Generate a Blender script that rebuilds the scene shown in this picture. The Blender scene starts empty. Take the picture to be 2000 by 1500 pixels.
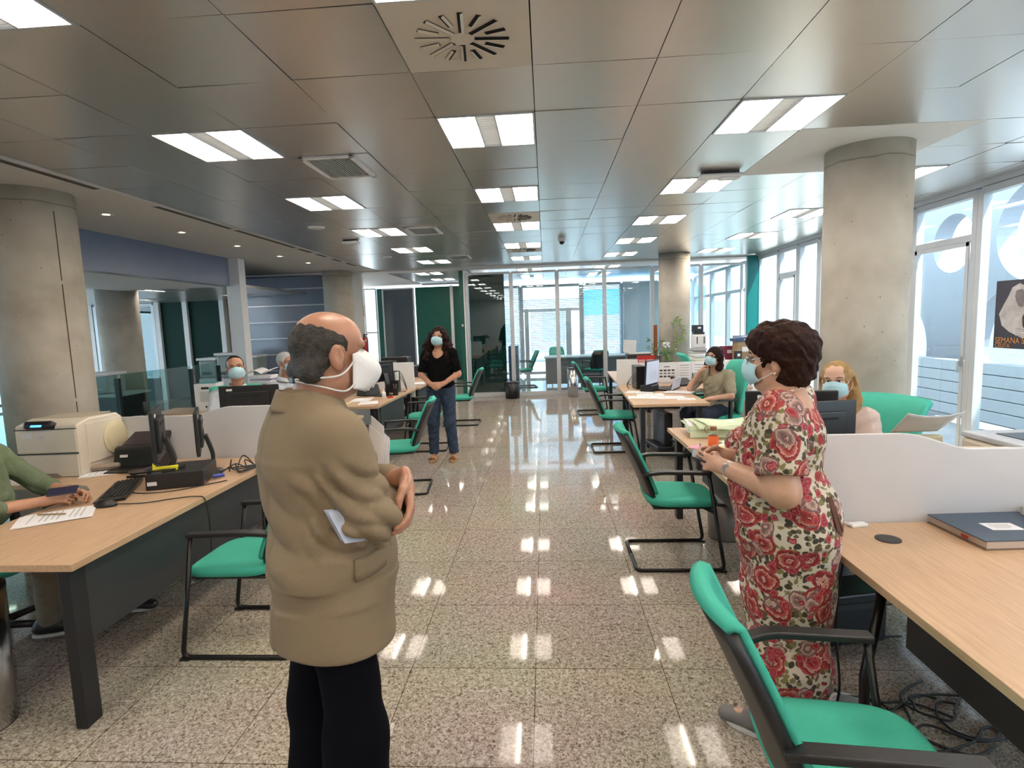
import bpy, math, random
import numpy as np
from mathutils import Vector, Matrix
C = bpy.context.scene.collection
S = bpy.context.scene
PI = math.pi
rnd = random.Random(7)

# ------------------------------------------------------------------ camera, world, sun, exposure
CAM_H = 1.645
def _rot(p, y, r):
    cp, sp, cy, sy, cr, sr = math.cos(p), math.sin(p), math.cos(y), math.sin(y), math.cos(r), math.sin(r)
    Rz = np.array([[cy, -sy, 0], [sy, cy, 0], [0, 0, 1]]); Rx = np.array([[1, 0, 0], [0, cp, -sp], [0, sp, cp]])
    Ry = np.array([[cr, 0, sr], [0, 1, 0], [-sr, 0, cr]])
    return Rz @ Rx @ Ry
_M = _rot(-.1093, .06318, .03421)
cam_d = bpy.data.cameras.new('camera'); cam = bpy.data.objects.new('camera', cam_d); C.objects.link(cam)
cam.matrix_world = Matrix(((_M[0, 0], _M[0, 2], -_M[0, 1], 0), (_M[1, 0], _M[1, 2], -_M[1, 1], 0), (_M[2, 0], _M[2, 2], -_M[2, 1], CAM_H), (0, 0, 0, 1)))
cam_d.sensor_width = 36; cam_d.lens = 1084.1 / 2000 * 36; cam_d.clip_start = 0.05; cam_d.clip_end = 300
S.camera = cam
S.view_settings.view_transform = 'Standard'; S.view_settings.look = 'None'; S.view_settings.gamma = 1
S.view_settings.use_curve_mapping = False; S.view_settings.exposure = 2.3
S.cycles.max_bounces = 7; S.cycles.diffuse_bounces = 4; S.cycles.glossy_bounces = 4
S.cycles.transmission_bounces = 4; S.cycles.transparent_max_bounces = 14
S.cycles.caustics_reflective = False; S.cycles.caustics_refractive = False
S.cycles.sample_clamp_indirect = 6
W = bpy.data.worlds.new('sky'); S.world = W; W.use_nodes = True
bg = W.node_tree.nodes['Background']; bg.inputs[0].default_value = (.72, .85, 1, 1); bg.inputs[1].default_value = 1.35
sun_d = bpy.data.lights.new('sun', 'SUN'); sun_d.energy = 5.5; sun_d.angle = .01; sun_d.color = (1, .95, .86)
sun = bpy.data.objects.new('sun', sun_d); C.objects.link(sun); sun.rotation_euler = (0, math.radians(24), math.radians(-25))
LAMP = 2.7        # strength of the ceiling light diffusers

# ------------------------------------------------------------------ materials
def mat(name, col, rough=.5, metal=0., var=.06, scale=8., bump=0., bscale=60., spec=.5, **kw):
    m = bpy.data.materials.get(name)
    if m: return m
    m = bpy.data.materials.new(name); m.use_nodes = True; nt = m.node_tree; N = nt.nodes; L = nt.links
    b = N['Principled BSDF']; b.inputs['Roughness'].default_value = rough; b.inputs['Metallic'].default_value = metal
    b.inputs['Specular IOR Level'].default_value = spec
    tc = N.new('ShaderNodeTexCoord'); n = N.new('ShaderNodeTexNoise'); n.inputs['Scale'].default_value = scale
    L.new(tc.outputs['Object'], n.inputs['Vector'])
    mx = N.new('ShaderNodeMix'); mx.data_type = 'RGBA'
    c2 = tuple(max(0, min(1, c * (1 - var * 2))) for c in col)
    mx.inputs['A'].default_value = (*[min(1, c * (1 + var)) for c in col], 1); mx.inputs['B'].default_value = (*c2, 1)
    L.new(n.outputs['Fac'], mx.inputs['Factor']); L.new(mx.outputs['Result'], b.inputs['Base Color'])
    if bump:
        n2 = N.new('ShaderNodeTexNoise'); n2.inputs['Scale'].default_value = bscale; n2.inputs['Detail'].default_value = 3
        L.new(tc.outputs['Object'], n2.inputs['Vector']); bp = N.new('ShaderNodeBump'); bp.inputs['Strength'].default_value = bump
        bp.inputs['Distance'].default_value = .01; L.new(n2.outputs['Fac'], bp.inputs['Height']); L.new(bp.outputs['Normal'], b.inputs['Normal'])
    if kw.get('emit'):
        b.inputs['Emission Color'].default_value = (*kw['emit'], 1); b.inputs['Emission Strength'].default_value = kw.get('es', 1)
    if kw.get('coat'): b.inputs['Coat Weight'].default_value = kw['coat']
    if kw.get('sub'):
        b.inputs['Subsurface Weight'].default_value = kw['sub']; b.inputs['Subsurface Radius'].default_value = (.012, .005, .003)
        b.inputs['Subsurface Scale'].default_value = 1.0
    return m

def glass(name, tint=(.93, .97, .96), ior=1.45, rough=0.0, extra=0.0):
    m = bpy.data.materials.new(name); m.use_nodes = True; nt = m.node_tree; N = nt.nodes; L = nt.links; N.clear()
    o = N.new('ShaderNodeOutputMaterial'); t = N.new('ShaderNodeBsdfTransparent'); t.inputs[0].default_value = (*tint, 1)
    g = N.new('ShaderNodeBsdfGlossy'); g.inputs['Roughness'].default_value = rough; g.inputs['Color'].default_value = (.9, .95, .95, 1)
    f = N.new('ShaderNodeFresnel'); f.inputs['IOR'].default_value = ior
    ge = N.new('ShaderNodeNewGeometry'); mu = N.new('ShaderNodeMath'); mu.operation = 'ADD'; mu.inputs[1].default_value = extra
    # thin pane: use the same reflectance from both sides
    bf = N.new('ShaderNodeMath'); bf.operation = 'MULTIPLY'; sb = N.new('ShaderNodeMath'); sb.operation = 'SUBTRACT'; sb.inputs[0].default_value = 1
    L.new(ge.outputs['Backfacing'], sb.inputs[1]); L.new(f.outputs[0], bf.inputs[0]); L.new(sb.outputs[0], bf.inputs[1])
    L.new(bf.outputs[0], mu.inputs[0]); mx = N.new('ShaderNodeMixShader')
    L.new(mu.outputs[0], mx.inputs[0]); L.new(t.outputs[0], mx.inputs[1]); L.new(g.outputs[0], mx.inputs[2]); L.new(mx.outputs[0], o.inputs[0])
    return m

# ------------------------------------------------------------------ mesh helpers
class MB:
    def __init__(s): s.v = []; s.f = []; s.mi = []; s.cur = 0
    def add(s, vs, fs):
        o = len(s.v); s.v += [tuple(map(float, v)) for v in vs]; s.f += [tuple(o + i for i in f) for f in fs]; s.mi += [s.cur] * len(fs)
        return s
    def m(s, i): s.cur = i; return s
    def box(s, c, d, rz=0, rx=0, ry=0, taper=1.0):
        R = Matrix.Rotation(rz, 3, 'Z') @ Matrix.Rotation(ry, 3, 'Y') @ Matrix.Rotation(rx, 3, 'X'); vs = []
        for z in (-.5, .5):
            k = taper if z > 0 else 1
            for x, y in ((-.5, -.5), (.5, -.5), (.5, .5), (-.5, .5)):
                vs.append(Vector(c) + R @ Vector((x * d[0] * k, y * d[1] * k, z * d[2])))
        return s.add(vs, [(3, 2, 1, 0), (4, 5, 6, 7), (0, 1, 5, 4), (1, 2, 6, 5), (2, 3, 7, 6), (3, 0, 4, 7)])
    def b2(s, x0, x1, y0, y1, z0, z1): return s.box(((x0 + x1) / 2, (y0 + y1) / 2, (z0 + z1) / 2), (abs(x1 - x0), abs(y1 - y0), abs(z1 - z0)))
    def prism(s, poly, a, b, axis='z'):
        n = len(poly); P = {'z': lambda p, h: (p[0], p[1], h), 'x': lambda p, h: (h, p[0], p[1]), 'y': lambda p, h: (p[0], h, p[1])}[axis]
        vs = [P(p, a) for p in poly] + [P(p, b) for p in poly]
        fs = [tuple(range(n - 1, -1, -1)), tuple(range(n, 2 * n))] + [(i, (i + 1) % n, n + (i + 1) % n, n + i) for i in range(n)]
        return s.add(vs, fs)
    def tube(s, pts, r, n=8, closed=False, caps=True, sq=None):
        P = [Vector(p) for p in pts]; R = r if isinstance(r, (list, tuple)) else [r] * len(P); rings = []; prev = None; m = len(P)
        for i in range(m):
            a = P[i - 1] if (i or closed) else P[i]; b = P[(i + 1) % m] if (i < m - 1 or closed) else P[i]
            t = (b - a).normalized() if (b - a).length > 1e-9 else Vector((0, 0, 1))
            if prev is None:
                u = t.cross(Vector((0, 0, 1)));
                if u.length < .1: u = t.cross(Vector((0, 1, 0)))
            else: u = prev - t * prev.dot(t)
            u.normalize(); prev = u; w = t.cross(u)
            if sq: rings.append([P[i] + u * (sq[0] * a1) + w * (sq[1] * b1) for a1, b1 in ((-1, -1), (1, -1), (1, 1), (-1, 1))])
            else: rings.append([P[i] + (u * math.cos(k * 2 * PI / n) + w * math.sin(k * 2 * PI / n)) * R[i] for k in range(n)])
        if sq: n = 4
        vs = [v for rg in rings for v in rg]; fs = []
        for i in range(m if closed else m - 1):
            j = (i + 1) % m
            for k in range(n): fs.append((i * n + k, i * n + (k + 1) % n, j * n + (k + 1) % n, j * n + k))
        if caps and not closed: fs += [tuple(range(n - 1, -1, -1)), tuple((m - 1) * n + k for k in range(n))]
        return s.add(vs, fs)
    def lathe(s, prof, c=(0, 0, 0), n=24, R=None):
        vs = []; fs = []; m = len(prof); R = R or Matrix.Identity(3)
        for r, z in prof:
            for k in range(n): vs.append(Vector(c) + R @ Vector((r * math.cos(2 * PI * k / n), r * math.sin(2 * PI * k / n), z)))
        for i in range(m - 1):
            for k in range(n): fs.append((i * n + k, i * n + (k + 1) % n, (i + 1) * n + (k + 1) % n, (i + 1) * n + k))
        fs += [tuple(range(n - 1, -1, -1)), tuple((m - 1) * n + k for k in range(n))]
        return s.add(vs, fs)
    def ball(s, c, r, n=10, R=None):
        r = (r, r, r) if not isinstance(r, (tuple, list)) else r; R = R or Matrix.Identity(3)
        vs = [Vector(c) + R @ Vector((0, 0, -r[2]))]; fs = []; m = n // 2 + 1
        for i in range(1, m):
            a = -PI / 2 + PI * i / m
            for k in range(n): vs.append(Vector(c) + R @ Vector((r[0] * math.cos(a) * math.cos(2 * PI * k / n), r[1] * math.cos(a) * math.sin(2 * PI * k / n), r[2] * math.sin(a))))
        vs.append(Vector(c) + R @ Vector((0, 0, r[2]))); L = len(vs) - 1
        for k in range(n):
            fs.append((0, 1 + (k + 1) % n, 1 + k)); fs.append((L, 1 + (m - 2) * n + k, 1 + (m - 2) * n + (k + 1) % n))
        for i in range(m - 2):
            for k in range(n): fs.append((1 + i * n + k, 1 + i * n + (k + 1) % n, 1 + (i + 1) * n + (k + 1) % n, 1 + (i + 1) * n + k))
        return s.add(vs, fs)
    def grid(s, F, nu, nv, close_u=False):
        vs = [F(i / (nu if close_u else nu - 1), j / (nv - 1)) for j in range(nv) for i in range(nu)]; fs = []
        for j in range(nv - 1):
            for i in range(nu if close_u else nu - 1):
                a, b = i, (i + 1) % nu; fs.append((j * nu + a, j * nu + b, (j + 1) * nu + b, (j + 1) * nu + a))
        return s.add(vs, fs)
    def xf(s, M):
        s.v = [tuple(M @ Vector(v)) for v in s.v]; return s
    def build(s, name, m, parent=None, smooth=False, bevel=0, solid=0, subd=0, loc=None, rot=None):
        me = bpy.data.meshes.new(name); me.from_pydata(s.v, [], s.f); ms = m if isinstance(m, (list, tuple)) else [m]
        for x in ms: me.materials.append(x)
        if len(ms) > 1: me.polygons.foreach_set('material_index', s.mi)
        if smooth: me.polygons.foreach_set('use_smooth', [True] * len(me.polygons))
        me.update(); o = bpy.data.objects.new(name, me); C.objects.link(o)
        if parent: o.parent = parent
        if loc: o.location = loc
        if rot: o.rotation_euler = rot
        if solid: md = o.modifiers.new('solid', 'SOLIDIFY'); md.thickness = solid; md.offset = 0
        if bevel: md = o.modifiers.new('bevel', 'BEVEL'); md.width = bevel; md.segments = 2; md.limit_method = 'ANGLE'; md.angle_limit = .6
        if subd: md = o.modifiers.new('sub', 'SUBSURF'); md.levels = subd; md.render_levels = subd
        return o

def rpath(pts, r, seg=5, closed=False):
    """poly-line with rounded corners"""
    P = [Vector(p) for p in pts]; out = []; n = len(P)
    for i in range(n):
        if not closed and i in (0, n - 1): out.append(P[i]); continue
        a, b, c = P[i - 1], P[i], P[(i + 1) % n]; k = min(r, (a - b).length / 2.01, (c - b).length / 2.01)
        p, q = b + (a - b).normalized() * k, b + (c - b).normalized() * k
        for t in range(seg + 1):
            t /= seg; out.append(p * (1 - t) ** 2 + b * 2 * t * (1 - t) + q * t * t)
    return out
def spline(pts, n=6):
    P = [Vector(p) for p in pts]; Q = [P[0]] + P + [P[-1]]; out = []
    for i in range(1, len(Q) - 2):
        a, b, c, d = Q[i - 1:i + 3]
        for k in range(n):
            t = k / n; out.append(.5 * ((2 * b) + (c - a) * t + (2 * a - 5 * b + 4 * c - d) * t * t + (3 * b - a - 3 * c + d) * t ** 3))
    return out + [P[-1]]

def thing(name, label, cat, loc=(0, 0, 0), rz=0, group=None):
    o = bpy.data.objects.new(name, None); C.objects.link(o); o.empty_display_size = .1; o.location = loc; o.rotation_euler = (0, 0, rz)
    return tag(o, label, cat, group)
def tag(o, label, cat, group=None, kind=None):
    if label: o['label'] = label
    if cat: o['category'] = cat
    if group: o['group'] = group
    if kind: o['kind'] = kind
    return o
def struct(o): o['kind'] = 'structure'; return o
def dup(root, loc, rz=0, label=None, group=None):
    r = root.copy(); C.objects.link(r); r.location = loc; r.rotation_euler = (0, 0, rz)
    if label: r['label'] = label
    if group: r['group'] = group
    for ch in list(root.children):
        c = ch.copy(); C.objects.link(c); c.parent = r
        for g in list(ch.children):
            d = g.copy(); C.objects.link(d); d.parent = c
    return r

# materials used all over
M_white = mat('white_paint', (.80, .80, .80), .55, var=.02)
M_plaster = mat('white_plaster', (.70, .69, .67), .7, var=.02)
M_alu = mat('brushed_aluminium', (.52, .54, .56), .35, .75, var=.03)
M_frame = mat('light_grey_frame', (.56, .58, .60), .4, .2, var=.03)
M_black = mat('black_plastic', (.011, .011, .012), .36, var=.1)
M_blackm = mat('black_metal', (.010, .009, .009), .3, .3, var=.1)
M_dgrey = mat('anthracite_panel', (.030, .033, .037), .45, var=.05)
M_legm = mat('anthracite_leg', (.017, .018, .021), .4, .2, var=.05)
M_paper = mat('paper', (.86, .86, .88), .7, var=.03)
M_green = mat('dark_green_panel', (.004, .10, .075), .5, var=.04)
M_gglass = mat('green_glass_panel', (.006, .035, .028), .03, var=.05)
M_teal = mat('teal_panel', (.005, .19, .19), .35, var=.04)
M_fab = mat('green_fabric', (.045, .43, .315), .8, var=.06, bump=.25, bscale=500)
M_fab2 = mat('green_fabric_pale', (.07, .53, .40), .8, var=.06, bump=.25, bscale=500)
M_chrome = mat('steel', (.6, .6, .6), .2, 1, var=.03)
M_glass = glass('clear_glass', (.86, .93, .94), 1.45)
M_part = mat('grey_white_screen_panel', (.60, .60, .62), .42, var=.02)
M_beige = mat('cream_plastic', (.66, .60, .50), .4, var=.03)
M_lgrey = mat('light_grey_plastic', (.55, .56, .56), .45, var=.03)
M_rubber = mat('cable_rubber', (.012, .012, .012), .5, var=.1)
M_cream2 = mat('yellowish_plastic', (.66, .58, .38), .4, var=.03)
M_red = mat('red_paint', (.45, .02, .02), .35, var=.05)
# ================================================================== special materials
def nodes(name):
    m = bpy.data.materials.new(name); m.use_nodes = True; return m, m.node_tree.nodes, m.node_tree.links, m.node_tree.nodes['Principled BSDF']
def ramp(N, stops, interp='LINEAR'):
    r = N.new('ShaderNodeValToRGB'); r.color_ramp.interpolation = interp; e = r.color_ramp.elements
    while len(e) < len(stops): e.new(.5)
    for q, (p, c) in zip(e, stops): q.position = p; q.color = (*c, 1)
    return r
def make_floor_mat():
    m, N, L, b = nodes('polished_granite'); tc = N.new('ShaderNodeTexCoord')
    n1 = N.new('ShaderNodeTexNoise'); n1.inputs['Scale'].default_value = 70; n1.inputs['Detail'].default_value = 5; n1.inputs['Roughness'].default_value = .65; n1.inputs['Distortion'].default_value = 1.2
    L.new(tc.outputs['Object'], n1.inputs['Vector'])
    r1 = ramp(N, [(.36, (.13, .10, .078)), (.45, (.32, .268, .215)), (.54, (.49, .435, .37)), (.66, (.65, .60, .535))])
    L.new(n1.outputs['Fac'], r1.inputs[0])
    n2 = N.new('ShaderNodeTexNoise'); n2.inputs['Scale'].default_value = 1.2; L.new(tc.outputs['Object'], n2.inputs['Vector'])
    mx = N.new('ShaderNodeMix'); mx.data_type = 'RGBA'; mx.blend_type = 'MULTIPLY'; mx.inputs['Factor'].default_value = .25
    L.new(r1.outputs[0], mx.inputs['A']); L.new(n2.outputs['Color'], mx.inputs['B'])
    br = N.new('ShaderNodeTexBrick'); br.offset = 0; br.squash = 1; br.inputs['Scale'].default_value = 1; br.inputs['Mortar Size'].default_value = .0022
    br.inputs['Mortar Smooth'].default_value = .1
    br.inputs['Brick Width'].default_value = .6; br.inputs['Row Height'].default_value = .6
    mp = N.new('ShaderNodeMapping'); mp.inputs['Location'].default_value = (.09, -.09, 0)
    br.inputs['Color1'].default_value = (1, 1, 1, 1); br.inputs['Color2'].default_value = (.88, .88, .88, 1); br.inputs['Mortar'].default_value = (.30, .26, .22, 1)
    L.new(tc.outputs['Object'], mp.inputs[0]); L.new(mp.outputs[0], br.inputs['Vector'])
    m2 = N.new('ShaderNodeMix'); m2.data_type = 'RGBA'; m2.blend_type = 'MULTIPLY'; m2.inputs['Factor'].default_value = 1
    L.new(mx.outputs['Result'], m2.inputs['A']); L.new(br.outputs['Color'], m2.inputs['B']); L.new(m2.outputs['Result'], b.inputs['Base Color'])
    b.inputs['Roughness'].default_value = .05; b.inputs['Specular IOR Level'].default_value = .13
    n3 = N.new('ShaderNodeTexNoise'); n3.inputs['Scale'].default_value = 1.6; L.new(tc.outputs['Object'], n3.inputs['Vector'])
    bp = N.new('ShaderNodeBump'); bp.inputs['Strength'].default_value = .03; bp.inputs['Distance'].default_value = .01; L.new(n3.outputs['Fac'], bp.inputs['Height']); L.new(bp.outputs[0], b.inputs['Normal'])
    return m
def make_wood():
    m, N, L, b = nodes('beech_laminate'); tc = N.new('ShaderNodeTexCoord'); mp = N.new('ShaderNodeMapping'); mp.inputs['Scale'].default_value = (18, 1.5, 18)
    n = N.new('ShaderNodeTexNoise'); n.inputs['Scale'].default_value = 4; n.inputs['Detail'].default_value = 5
    L.new(tc.outputs['Object'], mp.inputs[0]); L.new(mp.outputs[0], n.inputs['Vector'])
    r = ramp(N, [(.3, (.47, .31, .185)), (.7, (.59, .405, .26))]); L.new(n.outputs['Fac'], r.inputs[0]); L.new(r.outputs[0], b.inputs['Base Color'])
    b.inputs['Roughness'].default_value = .38; return m
def make_concrete():
    m, N, L, b = nodes('fair_faced_concrete'); tc = N.new('ShaderNodeTexCoord')
    n = N.new('ShaderNodeTexNoise'); n.inputs['Scale'].default_value = 2.2; n.inputs['Detail'].default_value = 6; L.new(tc.outputs['Object'], n.inputs['Vector'])
    r = ramp(N, [(.3, (.33, .29, .235)), (.55, (.47, .43, .36)), (.75, (.55, .51, .45))]); L.new(n.outputs['Fac'], r.inputs[0])
    v = N.new('ShaderNodeTexVoronoi'); v.inputs['Scale'].default_value = 11; v.inputs['Randomness'].default_value = 1
    L.new(tc.outputs['Object'], v.inputs['Vector']); r2 = ramp(N, [(.03, (.12, .10, .08)), (.075, (1, 1, 1))]); L.new(v.outputs['Distance'], r2.inputs[0])
    # the casting joint low under the ceiling
    sx = N.new('ShaderNodeSeparateXYZ'); L.new(tc.outputs['Object'], sx.inputs[0]); n3 = N.new('ShaderNodeTexNoise'); n3.inputs['Scale'].default_value = 5; L.new(tc.outputs['Object'], n3.inputs['Vector'])
    ma = N.new('ShaderNodeMath'); ma.operation = 'MULTIPLY_ADD'; ma.inputs[1].default_value = .05; L.new(n3.outputs['Fac'], ma.inputs[0]); L.new(sx.outputs['Z'], ma.inputs[2])
    sb = N.new('ShaderNodeMath'); sb.operation = 'SUBTRACT'; sb.inputs[1].default_value = 2.79; L.new(ma.outputs[0], sb.inputs[0]); ab = N.new('ShaderNodeMath'); ab.operation = 'ABSOLUTE'; L.new(sb.outputs[0], ab.inputs[0])
    r3 = ramp(N, [(.002, (.45, .42, .38)), (.008, (1, 1, 1))]); L.new(ab.outputs[0], r3.inputs[0])
    m1 = N.new('ShaderNodeMix'); m1.data_type = 'RGBA'; m1.blend_type = 'MULTIPLY'; m1.inputs['Factor'].default_value = .8; L.new(r.outputs[0], m1.inputs['A']); L.new(r2.outputs[0], m1.inputs['B'])
    m2 = N.new('ShaderNodeMix'); m2.data_type = 'RGBA'; m2.blend_type = 'MULTIPLY'; m2.inputs['Factor'].default_value = .8; L.new(m1.outputs['Result'], m2.inputs['A']); L.new(r3.outputs[0], m2.inputs['B'])
    L.new(m2.outputs['Result'], b.inputs['Base Color']); b.inputs['Roughness'].default_value = .75
    bp = N.new('ShaderNodeBump'); bp.inputs['Strength'].default_value = .15; bp.inputs['Distance'].default_value = .01; L.new(n.outputs['Fac'], bp.inputs['Height']); L.new(bp.outputs[0], b.inputs['Normal'])
    return m
def make_ceiling_metal():
    m, N, L, b = nodes('ceiling_metal'); tc = N.new('ShaderNodeTexCoord')
    b.inputs['Base Color'].default_value = (.66, .625, .585, 1); b.inputs['Metallic'].default_value = .9; b.inputs['Roughness'].default_value = .29
    n = N.new('ShaderNodeTexNoise'); n.inputs['Scale'].default_value = 1.3; n.inputs['Detail'].default_value = 2; L.new(tc.outputs['Object'], n.inputs['Vector'])
    bp = N.new('ShaderNodeBump'); bp.inputs['Strength'].default_value = .12; bp.inputs['Distance'].default_value = .03; L.new(n.outputs['Fac'], bp.inputs['Height']); L.new(bp.outputs[0], b.inputs['Normal'])
    return m
M_floor = make_floor_mat(); M_wood = make_wood(); M_conc = make_concrete(); M_ceil = make_ceiling_metal()
M_lamp = mat('lit_diffuser', (.8, .78, .7), .5, emit=(1, .865, .75), es=LAMP)
M_tube = mat('lit_tube_strip', (.8, .78, .7), .5, emit=(1, .9, .78), es=LAMP * 6.5)
M_glow = mat('lit_housing', (.8, .8, .78), .5, emit=(1, .95, .88), es=.28)  # dim emission added above the louvre so its slats look pale
M_slotd = mat('dark_recess', (.01, .01, .01), .9)
M_band = mat('blue_grey_fascia', (.15, .185, .27), .3, var=.04)
M_ext = mat('facade_render', (.62, .66, .72), .8, var=.03)
M_extg = mat('facade_grey_metal', (.34, .355, .39), .5, .1, var=.03)
M_extb = mat('facade_blue', (.08, .42, .80), .5, var=.03)
M_pave = mat('pavement', (.35, .35, .36), .8)
M_blind = mat('blind_slats', (.62, .66, .70), .5, var=.02)

CZ = 2.885                          # ceiling height
gx = lambda i: (i - .047) * .6
gy = lambda j: (j + 4.76) * .6
XR, XL = 4.47, -3.66               # window wall, left edge of the metal ceiling
YB, YF = 12.5, 16.95               # glass partition, far outside wall

# ------------------------------------------------------------------ floor and ceiling
struct(MB().b2(-13, XR + .1, -4.4, 17.2, -.12, 0).build('floor', M_floor))
struct(MB().b2(-16, 40, -8, 45, -.5, -.13).build('ground', M_pave))
struct(MB().b2(-13, XR + .15, -4.4, 17.2, CZ + .16, CZ + .5).build('trim_1', M_plaster))  # unseen roof slab, put in to keep the sun out of the room
LIGHTS = [(i, j) for i in (-4, -1, 2, 5) for j in (-11, -8, -5, -2, 1, 4, 7, 10, 13)] + [(-5, 17), (-5, 20), (-1, 17), (-1, 20), (2, 17), (2, 20), (5, 17), (5, 20)]  # rows behind the camera are unseen, added as fill light
LIGHTS = [l for l in LIGHTS if not (l[0] == 5 and l[1] == 1)] + [(6, 1)]
LS = set(LIGHTS)
DIFF = {(-1, -1), (-1, 6), (-1, 11), (-1, -6)}
WHITE = {(i, j) for i in (3, 4) for j in (2, 3)}
VENTS = [(-3, 2), (-3, 7), (-3, 12)]
cm = MB(); wm = MB()
for i in range(-6, 8):
    for j in range(-12, 24):
        if (i, j) in LS or (i, j) in DIFF: continue
        if 15.5 < j + .5 < 16.3: continue
        x0, x1, y0, y1 = gx(i), gx(i + 1), gy(j), gy(j + 1)
        if i == 7: x1 = XR - .02
        if j == 15: y1 = 12.12
        if j == 16: y0 = 12.62
        if j == 23: y1 = 16.9
        if (i, j) in WHITE: wm.b2(x0, x1, y0, y1, CZ, CZ + .02); continue
        g = .0025; a, b_ = rnd.uniform(-.0022, .0022), rnd.uniform(-.0022, .0022)
        z = lambda u, v: CZ + .003 + a * u + b_ * v
        if (i, j) in VENTS:               # pan cut open round the vent
            cx = (x0 + x1) / 2 - .02; cy = (y0 + y1) / 2
            for q in ((x0 + g, cx - .19, y0 + g, y1 - g), (cx + .19, x1 - g, y0 + g, y1 - g), (cx - .19, cx + .19, y0 + g, cy - .28), (cx - .19, cx + .19, cy + .28, y1 - g)): cm.b2(*q, CZ, CZ + .03)
            continue
        cm.add([(x0 + g, y0 + g, z(-1, -1)), (x1 - g, y0 + g, z(1, -1)), (x1 - g, y1 - g, z(1, 1)), (x0 + g, y1 - g, z(-1, 1)),
                (x0 + g, y0 + g, CZ + .03), (x1 - g, y0 + g, CZ + .03), (x1 - g, y1 - g, CZ + .03), (x0 + g, y1 - g, CZ + .03)],
               [(3, 2, 1, 0), (0, 1, 5, 4), (1, 2, 6, 5), (2, 3, 7, 6), (3, 0, 4, 7)])
struct(cm.build('ceiling', M_ceil))
struct(MB().b2(XL, XR, -4.3, 16.95, CZ + .06, CZ + .08).build('trim_2', M_slotd))
struct(wm.build('trim_3', M_plaster))
M_alu2 = mat('matt_grey_metal', (.42, .40, .37), .6, .3)
# white plaster strip on the left, the beam over the glass wall, slots
w = MB(); w.b2(-5.25, XL, -4.3, 12.12, CZ - .004, CZ + .06); w.b2(-8.5, XR, 12.12, 12.62, CZ - .03, CZ + .06); w.b2(-8.5, -3.62, 12.62, 16.95, CZ - .004, CZ + .06)
w.b2(-3.62, -1.75, 16.5, 16.95, CZ - .03, CZ + .04); w.b2(-8.5, -5.25, 9.6, 12.12, CZ - .004, CZ + .06)
struct(w.build('trim_4', M_plaster))
for q, (y0, y1) in enumerate(((3.2, 4.6), (5.3, 6.6), (6.7, 8.3), (8.45, 8.9), (9.1, 9.5), (9.8, 10.2), (10.5, 11.0))):
    s = MB()
    s.b2(XL - .10, XL - .03, y0, y1, CZ - .006, CZ + .01); o = s.build('slot_diffuser', M_alu2)
    for dx in (0, .032): MB().b2(XL - .055 - dx, XL - .04 - dx, y0 + .01, y1 - .01, CZ - .008, CZ - .004).build('slot', M_slotd, o)
    tag(o, f'linear slot diffuser in the edge of the white ceiling strip, {["first", "second", "third", "fourth", "fifth", "sixth", "seventh"][q]} from the camera', 'air vent', 'linear slot diffusers')

ROWN = {-11: 'third back', -8: 'second back', -5: 'just back', -2: 'first', 1: 'second', 4: 'third', 7: 'fourth', 10: 'fifth', 13: 'sixth', 17: 'seventh', 20: 'eighth'}
COLN = {-5: 'recess beyond the white beam', -4: 'left row over the left desks', -1: 'middle row over the aisle', 2: 'right row over the aisle edge', 5: 'row beside the windows', 6: 'row beside the windows'}
M_louv = mat('pale_louvre', (.62, .62, .60), .4, .1)
def light_proto():
    t = thing('ceiling_light', 'x', 'ceiling light', (0, 0, CZ), 0, 'square twin-panel ceiling lights')
    f = MB(); h = .297
    for sx in (-1, 1): f.b2(sx * h, sx * (h - .012), -h, h, -.004, .05); f.b2(sx * .062, sx * .054, -h, h, -.004, .05)
    for sy in (-1, 1): f.b2(-h, h, sy * h, sy * (h - .012), -.003, .05)
    f.b2(-h, h, -h, h, .05, .055); f.build('light_frame', M_frame, t)
    for sx in (-1, 1):
        def F(u, v, sx=sx): return (sx * (.062 + u * .222), -.285 + v * .57, .006 + .012 * math.sin(v * PI) ** .5 + .018 * math.sin(u * PI))
        d = MB(); d.grid(F, 7, 9); d.build('light_diffuser', M_lamp, t, smooth=True)
    MB().b2(-.098, -.066, -.275, .275, -.001, .003).build('light_tube', M_tube, t)
    l = MB()
    for k in range(14): l.box((0, -.26 + k * .04, .012), (.105, .003, .02))
    l.build('louvre', M_louv, t); MB().b2(-.054, .054, -h, h, .026, .03).build('housing', M_glow, t)
    return t
LP = light_proto(); first = True
for i, j in LIGHTS:
    loc = (gx(i) + .3, gy(j) + .3, CZ)
    lab = f'twin-panel ceiling light, {ROWN[j]} from the camera in the {COLN[i]}'
    if first: LP.location = loc; LP['label'] = lab; first = False
    else:
        o = dup(LP, loc, 0, lab)

# ------------------------------------------------------------------ ceiling fittings
def swirl(i, j, lab):
    t = thing('air_diffuser', lab, 'air diffuser', (gx(i) + .3, gy(j) + .3, CZ), 0, 'swirl air diffusers')
    p = MB(); p.b2(-.297, .297, -.297, .297, 0, .02); p.build('plate', M_beige2, t)
    for k in range(16):
        a = k * PI / 8 + .1; r0, r1 = (.055, .205) if k % 2 == 0 else (.11, .20)
        s = MB(); c = ((r0 + r1) / 2 * math.cos(a), (r0 + r1) / 2 * math.sin(a), -.001)
        s.box(c, (r1 - r0, .024, .004), rz=a); q = s.build('swirl_slot', M_slotd, t)
        v = MB(); v.box((c[0] - .006 * math.sin(a), c[1] + .006 * math.cos(a), -.006), (r1 - r0, .013, .003), rz=a, rx=.5); v.build('blade', M_beige2, q)
    MB().lathe([(.0, -.004), (.05, -.003), (.052, .002)], n=20).build('hub', M_beige2, t)
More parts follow.
